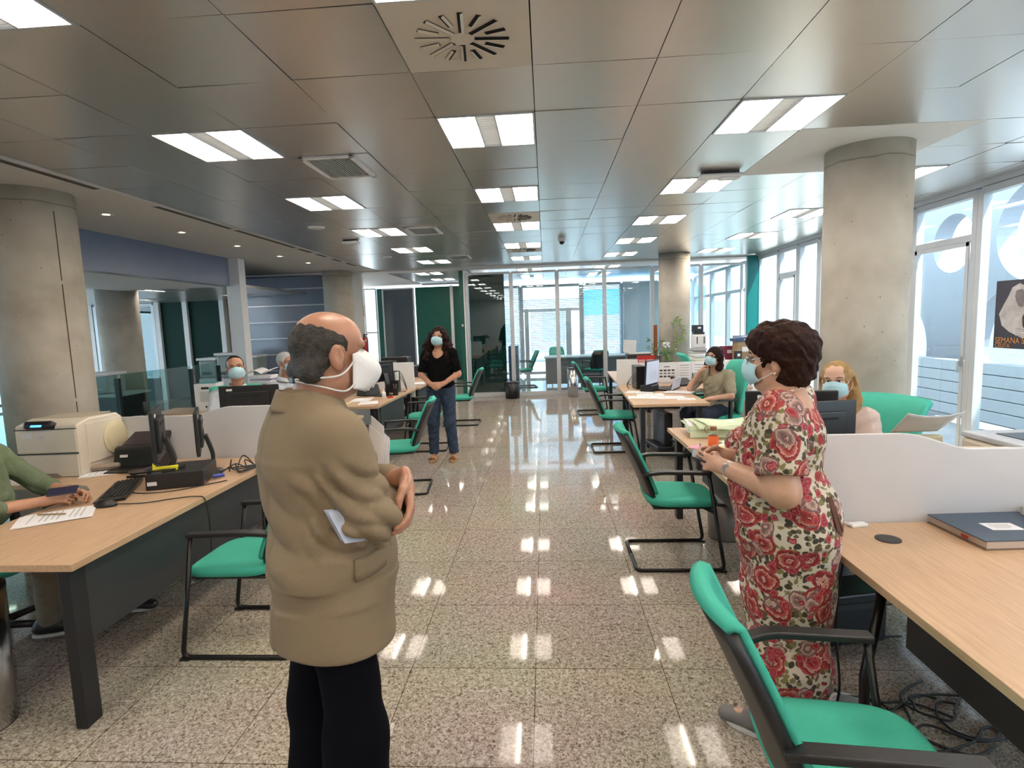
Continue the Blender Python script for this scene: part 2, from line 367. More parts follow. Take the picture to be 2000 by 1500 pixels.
M_beige2 = mat('cream_enamel', (.60, .54, .45), .5, var=.02)
swirl(-1, -1, 'large cream square air diffuser with radial slots, nearest the camera')
swirl(-1, 6, 'cream swirl diffuser between the third and fourth middle ceiling lights')
swirl(-1, 11, 'cream swirl diffuser just behind the fifth middle ceiling light')
for k, (i, j) in enumerate(VENTS):
    t = thing('ceiling_vent', ['white louvred ceiling vent nearest the camera, left of the aisle', 'white louvred ceiling vent, middle one of the left row', 'white louvred ceiling vent farthest back near the beam'][k], 'air vent', (gx(i) + .3 - .02, gy(j) + .3, CZ), 0, 'louvred ceiling vents')
    f = MB()
    for sx in (-1, 1): f.b2(sx * .2, sx * .165, -.29, .29, -.014, .02)
    for sy in (-1, 1): f.b2(-.2, .2, sy * .29, sy * .255, -.014, .02)
    f.build('vent_frame', M_white, t, bevel=.004); MB().b2(-.17, .17, -.26, .26, -.001, .001).build('vent_backing', M_slotd, t)
    v = MB()
    for q in range(16): v.box((-.155 + q * .0207, 0, -.008), (.003, .52, .013), ry=-.45)
    v.build('vent_slats', M_white, t)
def disc(name, lab, cat, x, y, r, h=.02, grp=None, m=None):
    o = MB().lathe([(r, 0), (r, -h * .5), (r * .9, -h), (r * .3, -h)], n=24).build(name, m or M_white, smooth=False); o.location = (x, y, CZ); tag(o, lab, cat, grp); return o
disc('ceiling_speaker', 'round white speaker in the metal ceiling, the nearer one', 'speaker', -2.74, 6.75, .1, grp='round ceiling speakers')
disc('ceiling_speaker', 'round white speaker in the metal ceiling, the farther one', 'speaker', -2.76, 9.82, .1, grp='round ceiling speakers')
t = thing('emergency_light', 'white emergency light box under the ceiling by the right-hand column', 'emergency light', (1.55, 5.1, CZ), .0)
MB().box((0, 0, -.035), (.36, .14, .03)).build('housing', M_white, t, bevel=.012); MB().box((0, 0, -.012), (.30, .1, .026)).build('base', M_black, t); MB().box((.08, 0, -.056), (.16, .1, .012)).build('lens', M_paper, t, bevel=.004)
t = thing('wireless_router', 'small white access point box under the ceiling above the left desks', 'access point', (-2.72, 7.9, CZ))
MB().box((0, 0, -.03), (.22, .16, .035)).build('housing', M_white, t, bevel=.012); MB().box((0, .0, -.006), (.18, .12, .014)).build('bracket', M_black, t)
t = thing('dome_camera', 'small white dome security camera under the ceiling', 'camera', (.28, 8.54, CZ))
MB().lathe([(.06, 0), (.06, -.04), (.05, -.05)], n=20).build('housing', M_white, t, smooth=False); MB().ball((0, 0, -.055), .042).build('camera_dome', M_black, t, smooth=True)
dlm = mat('lit_spot', (.8, .7, .6), emit=(1, .72, .5), es=5)
for k, (x, y) in enumerate(((-4.42, 5.54), (-4.39, 6.68), (-4.39, 7.91), (-4.38, 9.17), (-4.35, 10.23), (-4.42, 4.35), (-4.42, 3.2))):
    t = thing('downlight', f'recessed round downlight in the white ceiling strip, {["second", "third", "fourth", "fifth", "sixth", "first", "hidden"][k]} from the camera', 'downlight', (x, y, CZ), 0, 'recessed downlights')
    MB().lathe([(.062, 0), (.066, -.008), (.05, -.009), (.046, -.005)], n=20).build('rim', M_white, t); MB().lathe([(.045, -.0045), (.02, -.0055)], n=16).build('bulb', dlm, t)

# ------------------------------------------------------------------ columns
def column(x, y, r, lab, top=CZ):
    o = MB().lathe([(r, 0), (r, top)], n=64).build('concrete_column', M_conc, smooth=False); o.location = (x, y, 0)
    for p in o.data.polygons: p.use_smooth = len(p.vertices) == 4
    tag(o, lab, 'column', 'round concrete columns')
column(2.53, 4.62, .30, 'thick round concrete column on the right in front of the windows')
column(2.57, 11.32, .30, 'round concrete column on the right near the glass partition, a vine on it')
column(-4.38, 4.62, .33, 'thick round concrete column at the left edge behind the printer')
cl = C.objects[-1]
for z0, z1 in ((0, 1.1), (1.13, 2.1), (2.13, 2.7)): MB().tube([(.331 * math.cos(-.30), .331 * math.sin(-.30), z0), (.331 * math.cos(-.30), .331 * math.sin(-.30), z1)], .004, n=5).build('formwork_seam', mat('seam_brown', (.10, .075, .05), .9), cl)
column(-4.46, 11.93, .307, 'round concrete column behind the head of the man in the beige jacket')

# ------------------------------------------------------------------ window wall on the right
def bar(m, p, q, wx, wy): pass
FW = .07
def frame_x(name, x, y0, y1, z0, z1, transom=None, sash=False, dep=.09):
    """frame in a plane of constant x"""
    f = MB()
    for y in (y0, y1): f.b2(x - dep / 2, x + dep / 2, y - FW / 2, y + FW / 2, z0, z1)
    for z in (z0, z1): f.b2(x - dep / 2 + .004, x + dep / 2 - .004, y0, y1, z - FW / 2, z + FW / 2)
    if transom: f.b2(x - dep / 2 + .004, x + dep / 2 - .004, y0, y1, transom - FW / 2, transom + FW / 2)
    o = struct(f.build(name, M_frame, bevel=.004))
    g = MB().b2(x - .004, x + .004, y0, y1, z0, z1).build('pane', M_glass, o)
    if sash and transom:
        h = MB(); h.tube([(x - dep / 2 - .01, y0 + .06, 1.08), (x - dep / 2 - .05, y0 + .06, 1.08), (x - dep / 2 - .05, y0 + .06, .96)], .011); h.box((x - dep / 2 - .015, y0 + .06, 1.08), (.03, .035, .1)); h.build('window_handle', M_alu, o)
        s2 = MB()
        for y in (y0 + .06, y1 - .06): s2.b2(x - dep / 2 - .012, x - dep / 2, y - .022, y + .022, z0 + .04, transom - .04)
        for z in (z0 + .06, transom - .06): s2.b2(x - dep / 2 - .012, x - dep / 2, y0 + .04, y1 - .04, z - .022, z + .022)
        s2.build('sash', M_frame, o)
    return o
XW = 4.45
edges = [12.0, 10.92, 10.1, 9.35, 8.2, 7.06, 6.06, 4.6, 3.4, 2.0, .6, -1.0]
for k in range(len(edges) - 1):
    sash = k in (1, 4, 6 - 1, 8) ; sash = k in (1, 5, 8)
    frame_x(f'window_{k + 1}', XW, edges[k + 1] + .035, edges[k] - .035, .08, 2.80, 2.36 if sash else None, sash)
struct(MB().b2(XW - .1, XW + .1, -4.3, 12, 0, .045).build('trim_5', M_frame)); struct(MB().b2(XW - .07, XW + .07, -4.3, 12, 2.84, 2.92).build('trim_6', M_frame))
struct(MB().b2(XW - .05, XW + .05, -4.3, -1, 0, 2.9).build('wall_right', M_plaster))
o = struct(MB().b2(4.21, 4.44, 11.93, 12.03, 0, 2.86).build('wall_back_right', M_teal))

# poster stuck to the glass
t = thing('poster', 'dark poster with a white-veiled statue taped to the window pane', 'poster', (XW - .012, 5.50, 1.24))
MB().b2(-.003, 0, -.46, .30, 0, .65).build('sheet', mat('poster_dark', (.035, .022, .03), .3, var=.3, scale=3), t)
def poly_x(pts, x, m, nm, par):
    MB().add([(x, y, z) for y, z in pts], [tuple(range(len(pts)))]).build(nm, m, par)
M_pw = mat('poster_white', (.62, .58, .58), .5, var=.35, scale=9); M_pf = mat('poster_grey', (.23, .19, .19), .5, var=.3, scale=10); M_po = mat('poster_gold', (.60, .27, .08), .5)
# y decreases towards the camera (to the right in the photo)
poly_x([(.25, .33), (.20, .42), (.15, .50), (.11, .58), (.03, .615), (-.05, .58), (-.07, .48), (-.05, .36), (-.02, .30), (-.10, .22), (-.12, .15), (-.04, .10), (.12, .16), (.21, .22)], -.004, M_pw, 'veil', t)
poly_x([(.075, .50), (.06, .55), (.0, .56), (-.035, .53), (-.04, .44), (-.02, .39), (.03, .40), (.06, .45)], -.005, M_pf, 'face', t)
poly_x([(-.02, .30), (-.08, .32), (-.20, .30), (-.26, .20), (-.18, .12), (-.08, .14), (-.03, .22)], -.006, mat('poster_black', (.02, .014, .016), .4, var=.3), 'dark_figure', t)
for k in range(4): MB().tube([(-.007, .04 - k * .0, .20 - k * .022), (-.007, -.06, .19 - k * .022)], .007, n=5).build('finger', M_pw, t)
def text(s, size, m, parent, loc, rot, name='lettering', ext=.0006, sx=1):
    c = bpy.data.curves.new(name, 'FONT'); c.body = s; c.size = size; c.extrude = ext; c.materials.append(m)
    o = bpy.data.objects.new(name, c); C.objects.link(o); dg = bpy.context.evaluated_depsgraph_get(); me = bpy.data.meshes.new_from_object(o.evaluated_get(dg))
    bpy.data.objects.remove(o); me.materials.clear(); me.materials.append(m); o = bpy.data.objects.new(name, me); C.objects.link(o)
    o.parent = parent; o.location = loc; o.rotation_euler = rot; o.scale = (sx, 1, 1); return o
text('SEMANA SANTA', .078, M_po, t, (-.006, .275, .052), (PI / 2, 0, -PI / 2), sx=.95); text('CEUTA', .055, M_po, t, (-.006, .275, .008), (PI / 2, 0, -PI / 2))

# ------------------------------------------------------------------ back glass partition
def frame_y(name, y, x0, x1, z0, z1, m=None, pm=None, transom=None, fw=.045, dep=.07):
    f = MB()
    for x in (x0, x1): f.b2(x - fw / 2, x + fw / 2, y - dep / 2, y + dep / 2, z0, z1)
    for z in (z0, z1): f.b2(x0, x1, y - dep / 2 + .004, y + dep / 2 - .004, z - fw / 2, z + fw / 2)
    if transom: f.b2(x0, x1, y - dep / 2 + .004, y + dep / 2 - .004, transom - fw / 2, transom + fw / 2)
    o = struct(f.build(name, m or M_frame, bevel=.003)); MB().b2(x0, x1, y - .004, y + .004, z0, z1).build('pane', pm or M_glass, o); return o
M_glass2 = glass('partition_glass', (.80, .88, .91), 1.5, extra=.05)
xs = [-1.76, -.74, .28, 1.32, 2.36, 3.41, 4.30]
for k in range(6): frame_y(f'window_{20 + k}', YB, xs[k] + .022, xs[k + 1] - .022, .07, 2.76, pm=M_glass2)
struct(MB().b2(-1.8, 4.45, YB - .08, YB + .08, 0, .05).build('baseboard_back', M_frame))
struct(MB().b2(-1.7, -.9, YB + .06, YB + .10, .05, 2.78).build('wall_back', M_gglass))
t = thing('office_door', 'dark green door leaf with white jamb beside the recess, small sign on it', 'door', (0, 0, 0)) if False else None
struct(MB().b2(-1.90, -1.80, YB - .05, YB + .05, 0, 2.84).build('wall_back_stub', M_green)); struct(MB().b2(-1.80, -1.77, YB - .07, YB + .07, 0, 2.84).build('trim_7', M_white))
struct(MB().b2(-1.8, -1.77, YB + .08, 16.9, 0, 2.86).build('wall_recess_right', M_plaster))
# far outside wall of the room behind: green panels, door, windows with blinds
struct(MB().b2(-3.86, -2.81, YF - .35, YF - .30, 0, 2.80).build('wall_recess', M_green)); struct(MB().b2(-2.72, -1.8, YF - .35, YF - .30, 0, 2.80).build('wall_recess_door', M_green))
struct(MB().b2(-2.81, -2.72, YF - .38, YF - .28, 0, 2.82).build('trim_8', M_white))
o = MB().box((-1.85, YB - .06, 1.63), (.045, .02, .05)).build('door_sign', M_lgrey, bevel=.004); tag(o, 'small grey plate on the green wall end beside the glass partition', 'sign')
frame_y('window_30', YF - .33, -4.85, -3.92, .05, 2.78, pm=mat('grey_glass_panel', (.085, .105, .125), .06, var=.05), transom=None)
struct(MB().b2(-5.02, -4.87, YF - .36, YF - .3, 0, 2.8).build('wall_recess_left', M_green))
frame_y('window_31', YF - .33, -5.42, -5.06, .05, 2.80, transom=1.5)
# outside facade behind the back room: frames and glass
for k, (a, b, tr) in enumerate(((-1.7, -.72, None), (-.72, 1.1, 2.0), (1.1, 2.3, None), (2.3, 3.4, None), (3.4, 4.4, 2.2))):
    frame_y(f'window_{40 + k}', YF, a + .03, b - .03, .1, 2.72, transom=tr, fw=.08)
for k, (a, b, z0, z1) in enumerate(((-1.66, -.76, .1, 2.7), (-.45, .6, .75, 2.0), (1.14, 2.26, .1, 2.7), (-.68, 1.06, 2.1, 2.35))):
    bl = MB(); n = int((z1 - z0) / .05)
    for q in range(n): bl.box(((a + b) / 2, YF - .1, z0 + q * .05), (b - a, .04, .002), rx=.55)
    for xx in (a + .1, b - .1): bl.box((xx, YF - .1, (z0 + z1) / 2), (.004, .004, z1 - z0))
    tag(bl.build('venetian_blind', M_blind), ['horizontal slat blind in the leftmost far window', 'slat blind over the glazed door behind the partition', 'slat blind in the far window right of the blue facade', 'raised narrow blind above the glazed door'][k], 'blind', 'blinds behind the glass partition')
for k, (a, b) in enumerate(((-.62, -.5), (.62, .78))): struct(MB().b2(a, b, YF - .07, YF + .07, 0, 2.05).build(f'door_{k + 1}', M_frame))
struct(MB().b2(2.32, 4.2, YF - .3, YF - .26, 0, 2.7).build('wall_far', mat('pale_blue_wall', (.40, .50, .58), .6, var=.02)))
frame_x('window_50', XW, 12.65, 13.9, .08, 2.8, 2.2); frame_x('window_51', XW, 13.97, 15.2, .08, 2.8, 2.2); frame_x('window_52', XW, 15.27, 16.9, .08, 2.8, 2.2)

# ------------------------------------------------------------------ left side: fascia, post, atrium screen, other wing
XA = -5.25
struct(MB().b2(XA - .15, XA, -4.3, 9.12, 2.42, CZ + .1).build('wall_left', M_band)); struct(MB().b2(XA - 1.9, XA - .151, -4.3, 9.12, 2.41, 2.47).build('trim_9', M_plaster))
o = MB().b2(XA - .12, XA + .12, 9.22, 9.42, 0, CZ).build('white_post', M_white, bevel=.004); tag(o, 'white square post where the blue-grey fascia ends', 'post')
struct(MB().b2(XA - 1.9, XA - .15, 9.13, 15.3, 2.45, 2.5).build('trim_10', M_ceil))
# screen of blue-grey glass with pale horizontal bars
t = thing('slatted_glass_screen', 'tall blue-grey glass screen crossed by pale horizontal bars behind the seated man', 'screen', (0, 12.45, 0))
MB().b2(-7.0, -4.75, 0, .03, 0, CZ - .01).build('glass_panel', mat('blue_grey_glass', (.19, .225, .29), .18, var=.12, scale=1.5), t)
for k in range(8): MB().b2(-7.0, -4.75, -.03, 0, .35 + k * .37, .375 + k * .37).build('cross_bar', M_frame, t)
struct(MB().b2(-4.75, -4.08, 12.4, 12.5, 0, CZ).build('wall_white', M_white)); struct(MB().b2(-4.12, -4.06, 12.5, 16.9, 0, CZ).build('wall_recess_side', M_plaster)) if False else None
struct(MB().b2(-4.75, -4.10, 12.45, 12.55, 0, CZ).build('wall_back_left', M_white))
# fire extinguisher + sign
t = thing('fire_extinguisher', 'red fire extinguisher on the white wall left of the recess', 'fire extinguisher', (-4.07, 12.3, 1.0))
MB().lathe([(.055, 0), (.075, .02), (.075, .36), (.05, .42), (.02, .45)], n=20).build('cylinder', M_red, t, smooth=True)
MB().tube([(0, 0, .45), (0, 0, .5)], .02).box((.03, 0, .5), (.1, .02, .02)).build('valve', M_black, t); MB().tube(spline([(0, 0, .47), (.08, -.03, .42), (.09, -.04, .2), (.085, -.05, .08)]), .009).build('hose', M_rubber, t)
t = MB().box((-4.10, 12.42, 2.02), (.05, .02, .24)).build('wall_sign', M_red); tag(t, 'small red fire sign on the edge of the white wall', 'sign')

M_deep = mat('deep_green_panel', (.001, .026, .019), .6, var=.04, spec=.2)
# other wing across the opening
column(-7.35, 9.25, .31, 'round concrete column in the far wing behind the glass balustrade', 2.45)
column(-8.3, 5.5, .31, 'round concrete column in the far wing hidden behind the near column', 2.41)
struct(MB().b2(-13, -9.8, 15.2, 15.3, 0, 2.6).build('wall_wing', M_deep)); struct(MB().b2(-9.64, -8.0, 13.5, 13.6, 0, 2.45).build('wall_wing_green', M_deep))
struct(MB().b2(-13, XA - 1.9, -4.3, 15.3, 2.45, 2.5).build('trim_11', M_ceil))
struct(MB().b2(-13, -5.2, -4.4, -4.3, 0, 2.9).build('wall_front_left', M_plaster)); struct(MB().b2(-5.2, XR, -4.4, -4.3, 0, 2.9).build('wall_front', M_plaster))
for k in range(10):
    frame_x(f'window_{90 + k}', -13, -4.3 + k * 2.1 + .03, -4.3 + (k + 1) * 2.1 - .03, .1, 2.4)  # glazing added on the wing's outer side to let in fill daylight
for xj in (-9.68, -8.95, -8.0): struct(MB().b2(xj - .06, xj + .06, 13.42, 13.62, 0, 2.45).build('trim_' + str(12 + int(-xj * 2)), M_white))
frame_y('window_60', 13.45, -11.3, -9.78, .6, 2.4, pm=M_glass2, fw=.08); struct(MB().b2(-13, -11.35, 13.4, 13.5, 0, 2.6).build('wall_wing_back', M_plaster)); struct(MB().b2(-13, -9.75, 13.4, 13.5, 0, .55).build('wall_wing_low', M_dgrey))
struct(MB().b2(-7.95, -5.4, 13.6, 13.7, 0, 2.5).build('wall_wing_beige', mat('beige_wall', (.50, .48, .37), .6)))
for k, (x, y) in enumerate(((-8.9, 12.0), (-9.9, 8.9), (-11.0, 7.0), (-8.2, 7.4), (-9.0, 4.4), (-8.2, 1.4), (-11, 11.5), (-6.95, 9.75), (-6.6, 11.9))):  # only the one beyond the fascia is known; the rest added to brighten the wing
    o = dup(LP, (x, y, 2.446), 0, f'square ceiling light in the far left wing, {["in front of the green wall", "beside the round column", "by the outer wall", "above the white printer", "behind the near column", "nearest", "in the far corner", "just beyond the fascia", "over the photocopiers"][k]}')
# balustrade panels
M_bal = glass('balustrade_glass', (.62, .78, .76), 1.5, extra=.05)
for k, (y0, y1) in enumerate(((2.0, 3.9), (3.95, 5.4), (5.45, 6.9), (6.95, 8.4), (8.45, 9.15))):
    t = thing('glass_balustrade', f'green-tinted glass balustrade panel, {["first", "second", "third", "fourth", "fifth"][k]} from the camera along the left side', 'balustrade', (-5.6, (y0 + y1) / 2, 0), 0, 'glass balustrade panels')
    MB().b2(-.007, .007, -(y1 - y0) / 2, (y1 - y0) / 2, .05, 1.15).build('pane', M_bal, t); MB().b2(-.03, .03, (y1 - y0) / 2 - .03, (y1 - y0) / 2 + .015, 0, 1.1).build('post', M_blackm, t); MB().b2(-.03, .03, -(y1 - y0) / 2, (y1 - y0) / 2, 0, .05).build('rail', M_alu, t)

# ------------------------------------------------------------------ outside
def ring_holes(x, y0, y1, z0, z1, holes, th, m, name, seg=48):
    """sheet of constant x with round holes, built from a boolean of polygons by scanning columns"""
    import bmesh
    bm = bmesh.new(); me = bpy.data.meshes.new(name)
    b = MB().b2(x - th / 2, x + th / 2, y0, y1, z0, z1); o = b.build(name, m); cuts = []
    for hy, hz, hr in holes:
        c = MB().lathe([(hr, -th * 2), (hr, th * 2)], n=seg).xf(Matrix.Rotation(PI / 2, 4, 'Y')).build('cutter', m); c.location = (x, hy, hz); cuts.append(c)
    for c in cuts:
        md = o.modifiers.new('b', 'BOOLEAN'); md.object = c; md.operation = 'DIFFERENCE'; md.solver = 'EXACT'
    dg = bpy.context.evaluated_depsgraph_get(); me2 = bpy.data.meshes.new_from_object(o.evaluated_get(dg)); o.modifiers.clear(); o.data = me2
    for c in cuts: bpy.data.objects.remove(c)
    return o
def make_trans():
    m, N, L, b = nodes('translucent_louvre'); N.remove(b); o = N['Material Output']; t = N.new('ShaderNodeBsdfTranslucent'); d = N.new('ShaderNodeBsdfDiffuse')
    t.inputs[0].default_value = (.8, .84, .9, 1); d.inputs[0].default_value = (.7, .73, .78, 1); mx = N.new('ShaderNodeMixShader'); mx.inputs[0].default_value = .5
    L.new(t.outputs[0], mx.inputs[1]); L.new(d.outputs[0], mx.inputs[2]); L.new(mx.outputs[0], o.inputs[0]); return m
M_trans = make_trans()
o = ring_holes(7.0, 1.0, 13.2, 0, 6.5, [(9.92, 2.72, .48), (8.30, 2.70, .72), (6.3, 2.7, .7), (11.4, .92, .95), (8.45, 1.0, .98), (5.6, 1.0, .9), (4.2, 2.7, .7), (12.2, 2.9, .6)], .3, M_extg, 'facade_screen')  # some holes take the shape of sunlit wall patches, bright louvres behind them
tag(o, 'grey facade screen with big round holes outside the right windows', 'facade screen')
lv = MB()
for k in range(90): lv.box((8.3, 5.5, .05 + k * .03), (.03, 15.0, .02), ry=.5)
tag(lv.build('louvre_wall', M_trans), 'white finely louvred wall glowing in the sun behind the grey facade screen', 'louvre wall')
t = thing('cladding_wall', 'low outside wall of pale horizontal panels below the round holes', 'wall', (6.2, 8.5, 0))
for k in range(5): MB().b2(0, .06, -4.4, 4.4, .02 + k * .17, .175 + k * .17).build('panel', M_ext, t, bevel=.004)
MB().b2(.02, .10, -4.4, 4.4, 0, .86).build('core', M_extg, t)
def facade(name, x, y0, y1, z1, lab):
    t = thing(name, lab, 'building', (x, (y0 + y1) / 2, 0)); h = (y1 - y0) / 2
    MB().b2(0, .5, -h, h, 0, z1).build('wall', M_ext, t)
    k = 0
    for zz in np.arange(1.0, z1 - 1.2, 1.9):
        for yy in np.arange(-h + 1, h - 1, 2.2): MB().b2(-.03, .01, yy, yy + .9, zz, zz + 1.1).build('window', M_extw, t); k += 1
M_extw = mat('facade_window', (.42, .48, .55), .3, var=.05)
facade('apartment_building', 22, 2, 24, 10, 'pale overexposed building across the street outside the right windows')
t = thing('street_building', 'building with a bright blue band seen through the far blinds', 'building', (1, 25, 0))
MB().b2(-12, 20, 0, .5, 0, 9).build('wall', M_ext, t); MB().b2(.6, 6, -.04, 0, 1.9, 3.0).build('blue_band', M_extb, t)
for k in range(9): MB().b2(-8 + k * 2.3, -7 + k * 2.3, -.03, 0, .9, 2.3).build('window', M_extw, t)
# ================================================================== chairs
M_shell = mat('black_shell', (.013, .013, .014), .42, var=.08, bump=.1, bscale=300)
def visitor_chair(label):
    t = thing('visitor_chair', label, 'chair', (0, 0, 0), 0, 'green cantilever visitor chairs')
    # seat: rounded pad
    def seatF(u, v):
        a = u * 2 * PI; c, s = math.cos(a), math.sin(a); e = .42
        x = math.copysign(abs(c) ** e, c); y = math.copysign(abs(s) ** e, s); zz = [(-.028, .86), (-.022, .97), (0, 1), (.018, .98), (.026, .90), (.030, .6), (.030, 0)]
        z, k = zz[round(v * 6)]; wx = .228 * (1 - .04 * (y * k)); return (wx * x * k, .04 + .235 * y * k, .445 + z + .012 * (y * k) ** 2 * (1 if y < 0 else -1.2) + .0)
    m = MB(); m.grid(seatF, 40, 7, close_u=True); m.build('seat', M_fab, t, smooth=True, subd=0)
    MB().grid(lambda u, v: tuple(a * b + c for a, b, c in zip(seatF(u, [1, .9, .5, .0][round(v * 3)] * 0 + v * .17), (1, 1, 1), (0, 0, 0))), 40, 2, close_u=True)
    sp = MB(); sp.prism([(-.20, -.16), (.20, -.16), (.2, .24), (-.2, .24)], .40, .42); sp.build('seat_pan', M_shell, t, bevel=.01)
    def yb(z): return -.165 - .19 * max(0, (z - .46) / .45) ** 1.15
    def prof(u, v, off=0, g=1.0):
        z = .47 + v * .43; w = (.205 + .018 * math.sin(v * PI)) * g * (1 - .10 * max(0, (v - .85) / .15) ** 2) * (1 - .12 * max(0, (.12 - v) / .12)); x = (u * 2 - 1)
        return (x * w, yb(z) + .035 * x * x + off, z)
    s = MB(); s.grid(lambda u, v: prof(u, v, -.016, 1.0), 13, 14); s.build('back_shell', M_shell, t, smooth=True, solid=.024)
    def pad(u, v):
        if v > .88:
            q = (v - .88) / .12 * PI * .95; x, y, z = prof(u, 1.0, .012, .97); k = 1 - abs(2 * u - 1) ** 6 * .4
            return (x, y - .026 * (1 - math.cos(q)) * .8, z + .024 * math.sin(q) * k + .0)
        return prof(u, .08 + .92 * v / .88, .012, .97)
    s = MB(); s.grid(pad, 13, 22); s.build('back_pad', M_fab, t, smooth=True, solid=.018)
    for sx in (-1, 1):
        pts = rpath([(0, -.275, .012), (sx * .25, -.275, .012), (sx * .25, .285, .012), (sx * .25, .18, .655)], .045, 5)
        MB().tube(pts, .0125, n=8).build('frame_tube', M_blackm, t, smooth=True)
        a = MB(); a.tube(rpath([(sx * .25, .195, .655), (sx * .25, -.12, .665), (sx * .215, -.225, .64)], .06, 4), 1, sq=(.024, .011)); a.build('armrest', M_shell, t, bevel=.005)
        MB().tube([(sx * .25, .225, .39), (sx * .15, .16, .405)], .011).build('seat_bracket', M_blackm, t)
        MB().box((sx * .25, .27, .006), (.035, .05, .012)).build('foot_glide', M_black, t)
    return t
VC = visitor_chair('x')
for k, (x, y, a, lab) in enumerate((
    (.83, 3.76, -90, 'green visitor chair in front of the desk with the orange bottle'),
    (.76, 1.42, -93, 'large green visitor chair at the lower right corner, its black back to the camera'),
    (.84, 7.06, -90, 'green visitor chair in front of the desk of the woman in the beige blouse'),
    (.82, 9.88, -88, 'farthest right green visitor chair beside the steel waste bin'),
    (-1.60, 2.80, 90, 'green visitor chair behind the man in the beige jacket, at the near left desk'),
    (-1.50, 5.45, 96, 'green visitor chair seen behind the hand of the man in the jacket'),
    (-1.63, 7.32, 92, 'green visitor chair hidden behind the legs of the woman in black'),
    (-1.42, 9.12, 90, 'farthest left green visitor chair next to the dark green glass'))):
    if k == 0: VC.location = (x, y, 0); VC.rotation_euler = (0, 0, math.radians(a)); VC['label'] = lab
    else: dup(VC, (x, y, 0), math.radians(a), lab)

def office_chair(label):
    t = thing('office_chair', label, 'office chair', (0, 0, 0), 0, 'green swivel chairs of the staff')
    s = MB()
    def sf(u, v):
        a = u * 2 * PI; c, q = math.cos(a), math.sin(a); e = .5; x = math.copysign(abs(c) ** e, c); y = math.copysign(abs(q) ** e, q)
        z, k = [(-.04, .85), (-.03, .98), (0, 1), (.02, .97), (.032, .85), (.035, .5), (.035, 0)][round(v * 6)]; return (.235 * x * k, .235 * y * k + .02, .46 + z)
    s.grid(sf, 36, 7, close_u=True); s.build('seat', M_fab, t, smooth=True); MB().box((0, .0, .405), (.3, .3, .03)).build('mechanism', M_black, t, bevel=.01)
    def bf(u, v):
        z = .50 + v * .60; x = u * 2 - 1; w = .215 + .03 * v; y = -.20 - .10 * v ** 1.3 - (.06 * max(0, (v - .86) / .14) ** 1.5) + .04 * x * x
        return (x * w, y, z - .01 * x * x * v)
    b = MB(); b.grid(bf, 15, 20); b.build('backrest', M_fab2, t, smooth=True, solid=.04)
    MB().tube([(0, -.1, .41), (0, -.25, .43), (0, -.27, .62)], 1, sq=(.03, .012)).build('back_bar', M_black, t)
    for sx in (-1, 1):
        a = MB(); a.box((sx * .27, .03, .68), (.07, .25, .025)); a.box((sx * .27, .0, .56), (.05, .03, .24)); a.box((sx * .2, .0, .43), (.16, .05, .02)); a.build('armrest', M_black, t, bevel=.006)
    MB().lathe([(.028, .08), (.028, .27), (.022, .27), (.022, .41)], n=14).build('gas_column', M_black, t)
    for k in range(5):
        a = k * 2 * PI / 5 + .3; l = MB(); l.tube([(0, 0, .10), (.28 * math.cos(a), .28 * math.sin(a), .075)], [.026, .016]); o = l.build('base_arm', M_black, t, smooth=True)
        c = MB(); R = Matrix.Rotation(PI / 2, 3, 'X') ; c.lathe([(.03, -.02), (.03, .02)], (.28 * math.cos(a), .28 * math.sin(a), .03), n=14, R=Matrix.Rotation(a, 3, 'Z') @ Matrix.Rotation(PI / 2, 3, 'X')); c.build('caster', M_black, o, smooth=False)
    return t
OC = office_chair('green swivel chair with the woman in the beige blouse seated on it'); OC.location = (2.05, 6.74, 0); OC.rotation_euler = (0, 0, math.radians(102))
dup(OC, (1.90, 3.50, 0), math.radians(118), 'green swivel chair behind the blonde woman, turned towards the window')
dup(OC, (-3.06, 2.70, 0), math.radians(-76), 'green swivel chair of the man in the green shirt at the left edge')
dup(OC, (-3.02, 5.22, 0), math.radians(-148), 'green swivel chair of the man in the white shirt behind the partition')
dup(OC, (2.36, 8.6, 0), math.radians(-90), 'dark green swivel chair back beside the far right column')

# ================================================================== desks
def desk(label, poly, legs, panels, group='beech office desks', extra=None, grommet=None):
    cx = sum(p[0] for p in poly) / len(poly); cy = sum(p[1] for p in poly) / len(poly); t = thing('office_desk', label, 'desk', (cx, cy, 0), 0, group)
    L = lambda p: (p[0] - cx, p[1] - cy)
    MB().prism([L(p) for p in poly], .708, .738).build('desktop', M_wood, t, bevel=.002)
    for x, y in legs:
        l = MB(); a, b = L((x, y)); l.box((a, b, .354), (.05, .085, .708)); l.build('leg', M_legm, t, bevel=.004)
    for x0, x1, y0, y1, z0, z1 in panels:
        MB().b2(x0 - cx, x1 - cx, y0 - cy, y1 - cy, z0, z1).build('modesty_panel', M_dgrey, t, bevel=.002)
    if grommet:
        g = MB(); a, b = L(grommet); g.lathe([(.046, .7375), (.046, .741), (.03, .7425)], (a, b, 0), n=28); g.build('cable_grommet', M_black, t)
    return t
arc = [(-2.95 + .22 * math.cos(a), 2.98 + .22 * math.sin(a) + .0) for a in np.linspace(0, PI / 2, 8)]
desk('near left beech desk with the printer and the keyboard on it', [(-1.93, 2.03), (-1.93, 3.84), (-3.75, 3.84), (-3.75, 3.2), (-2.95, 3.2), (-2.85, 3.17), (-2.75, 3.08), (-2.72, 2.95), (-2.72, 2.03)],
     [(-2.0, 2.10), (-2.66, 2.10), (-2.0, 3.74), (-3.68, 3.3), (-3.68, 3.76)], [(-1.995, -1.975, 2.14, 3.72, .36, .706)])
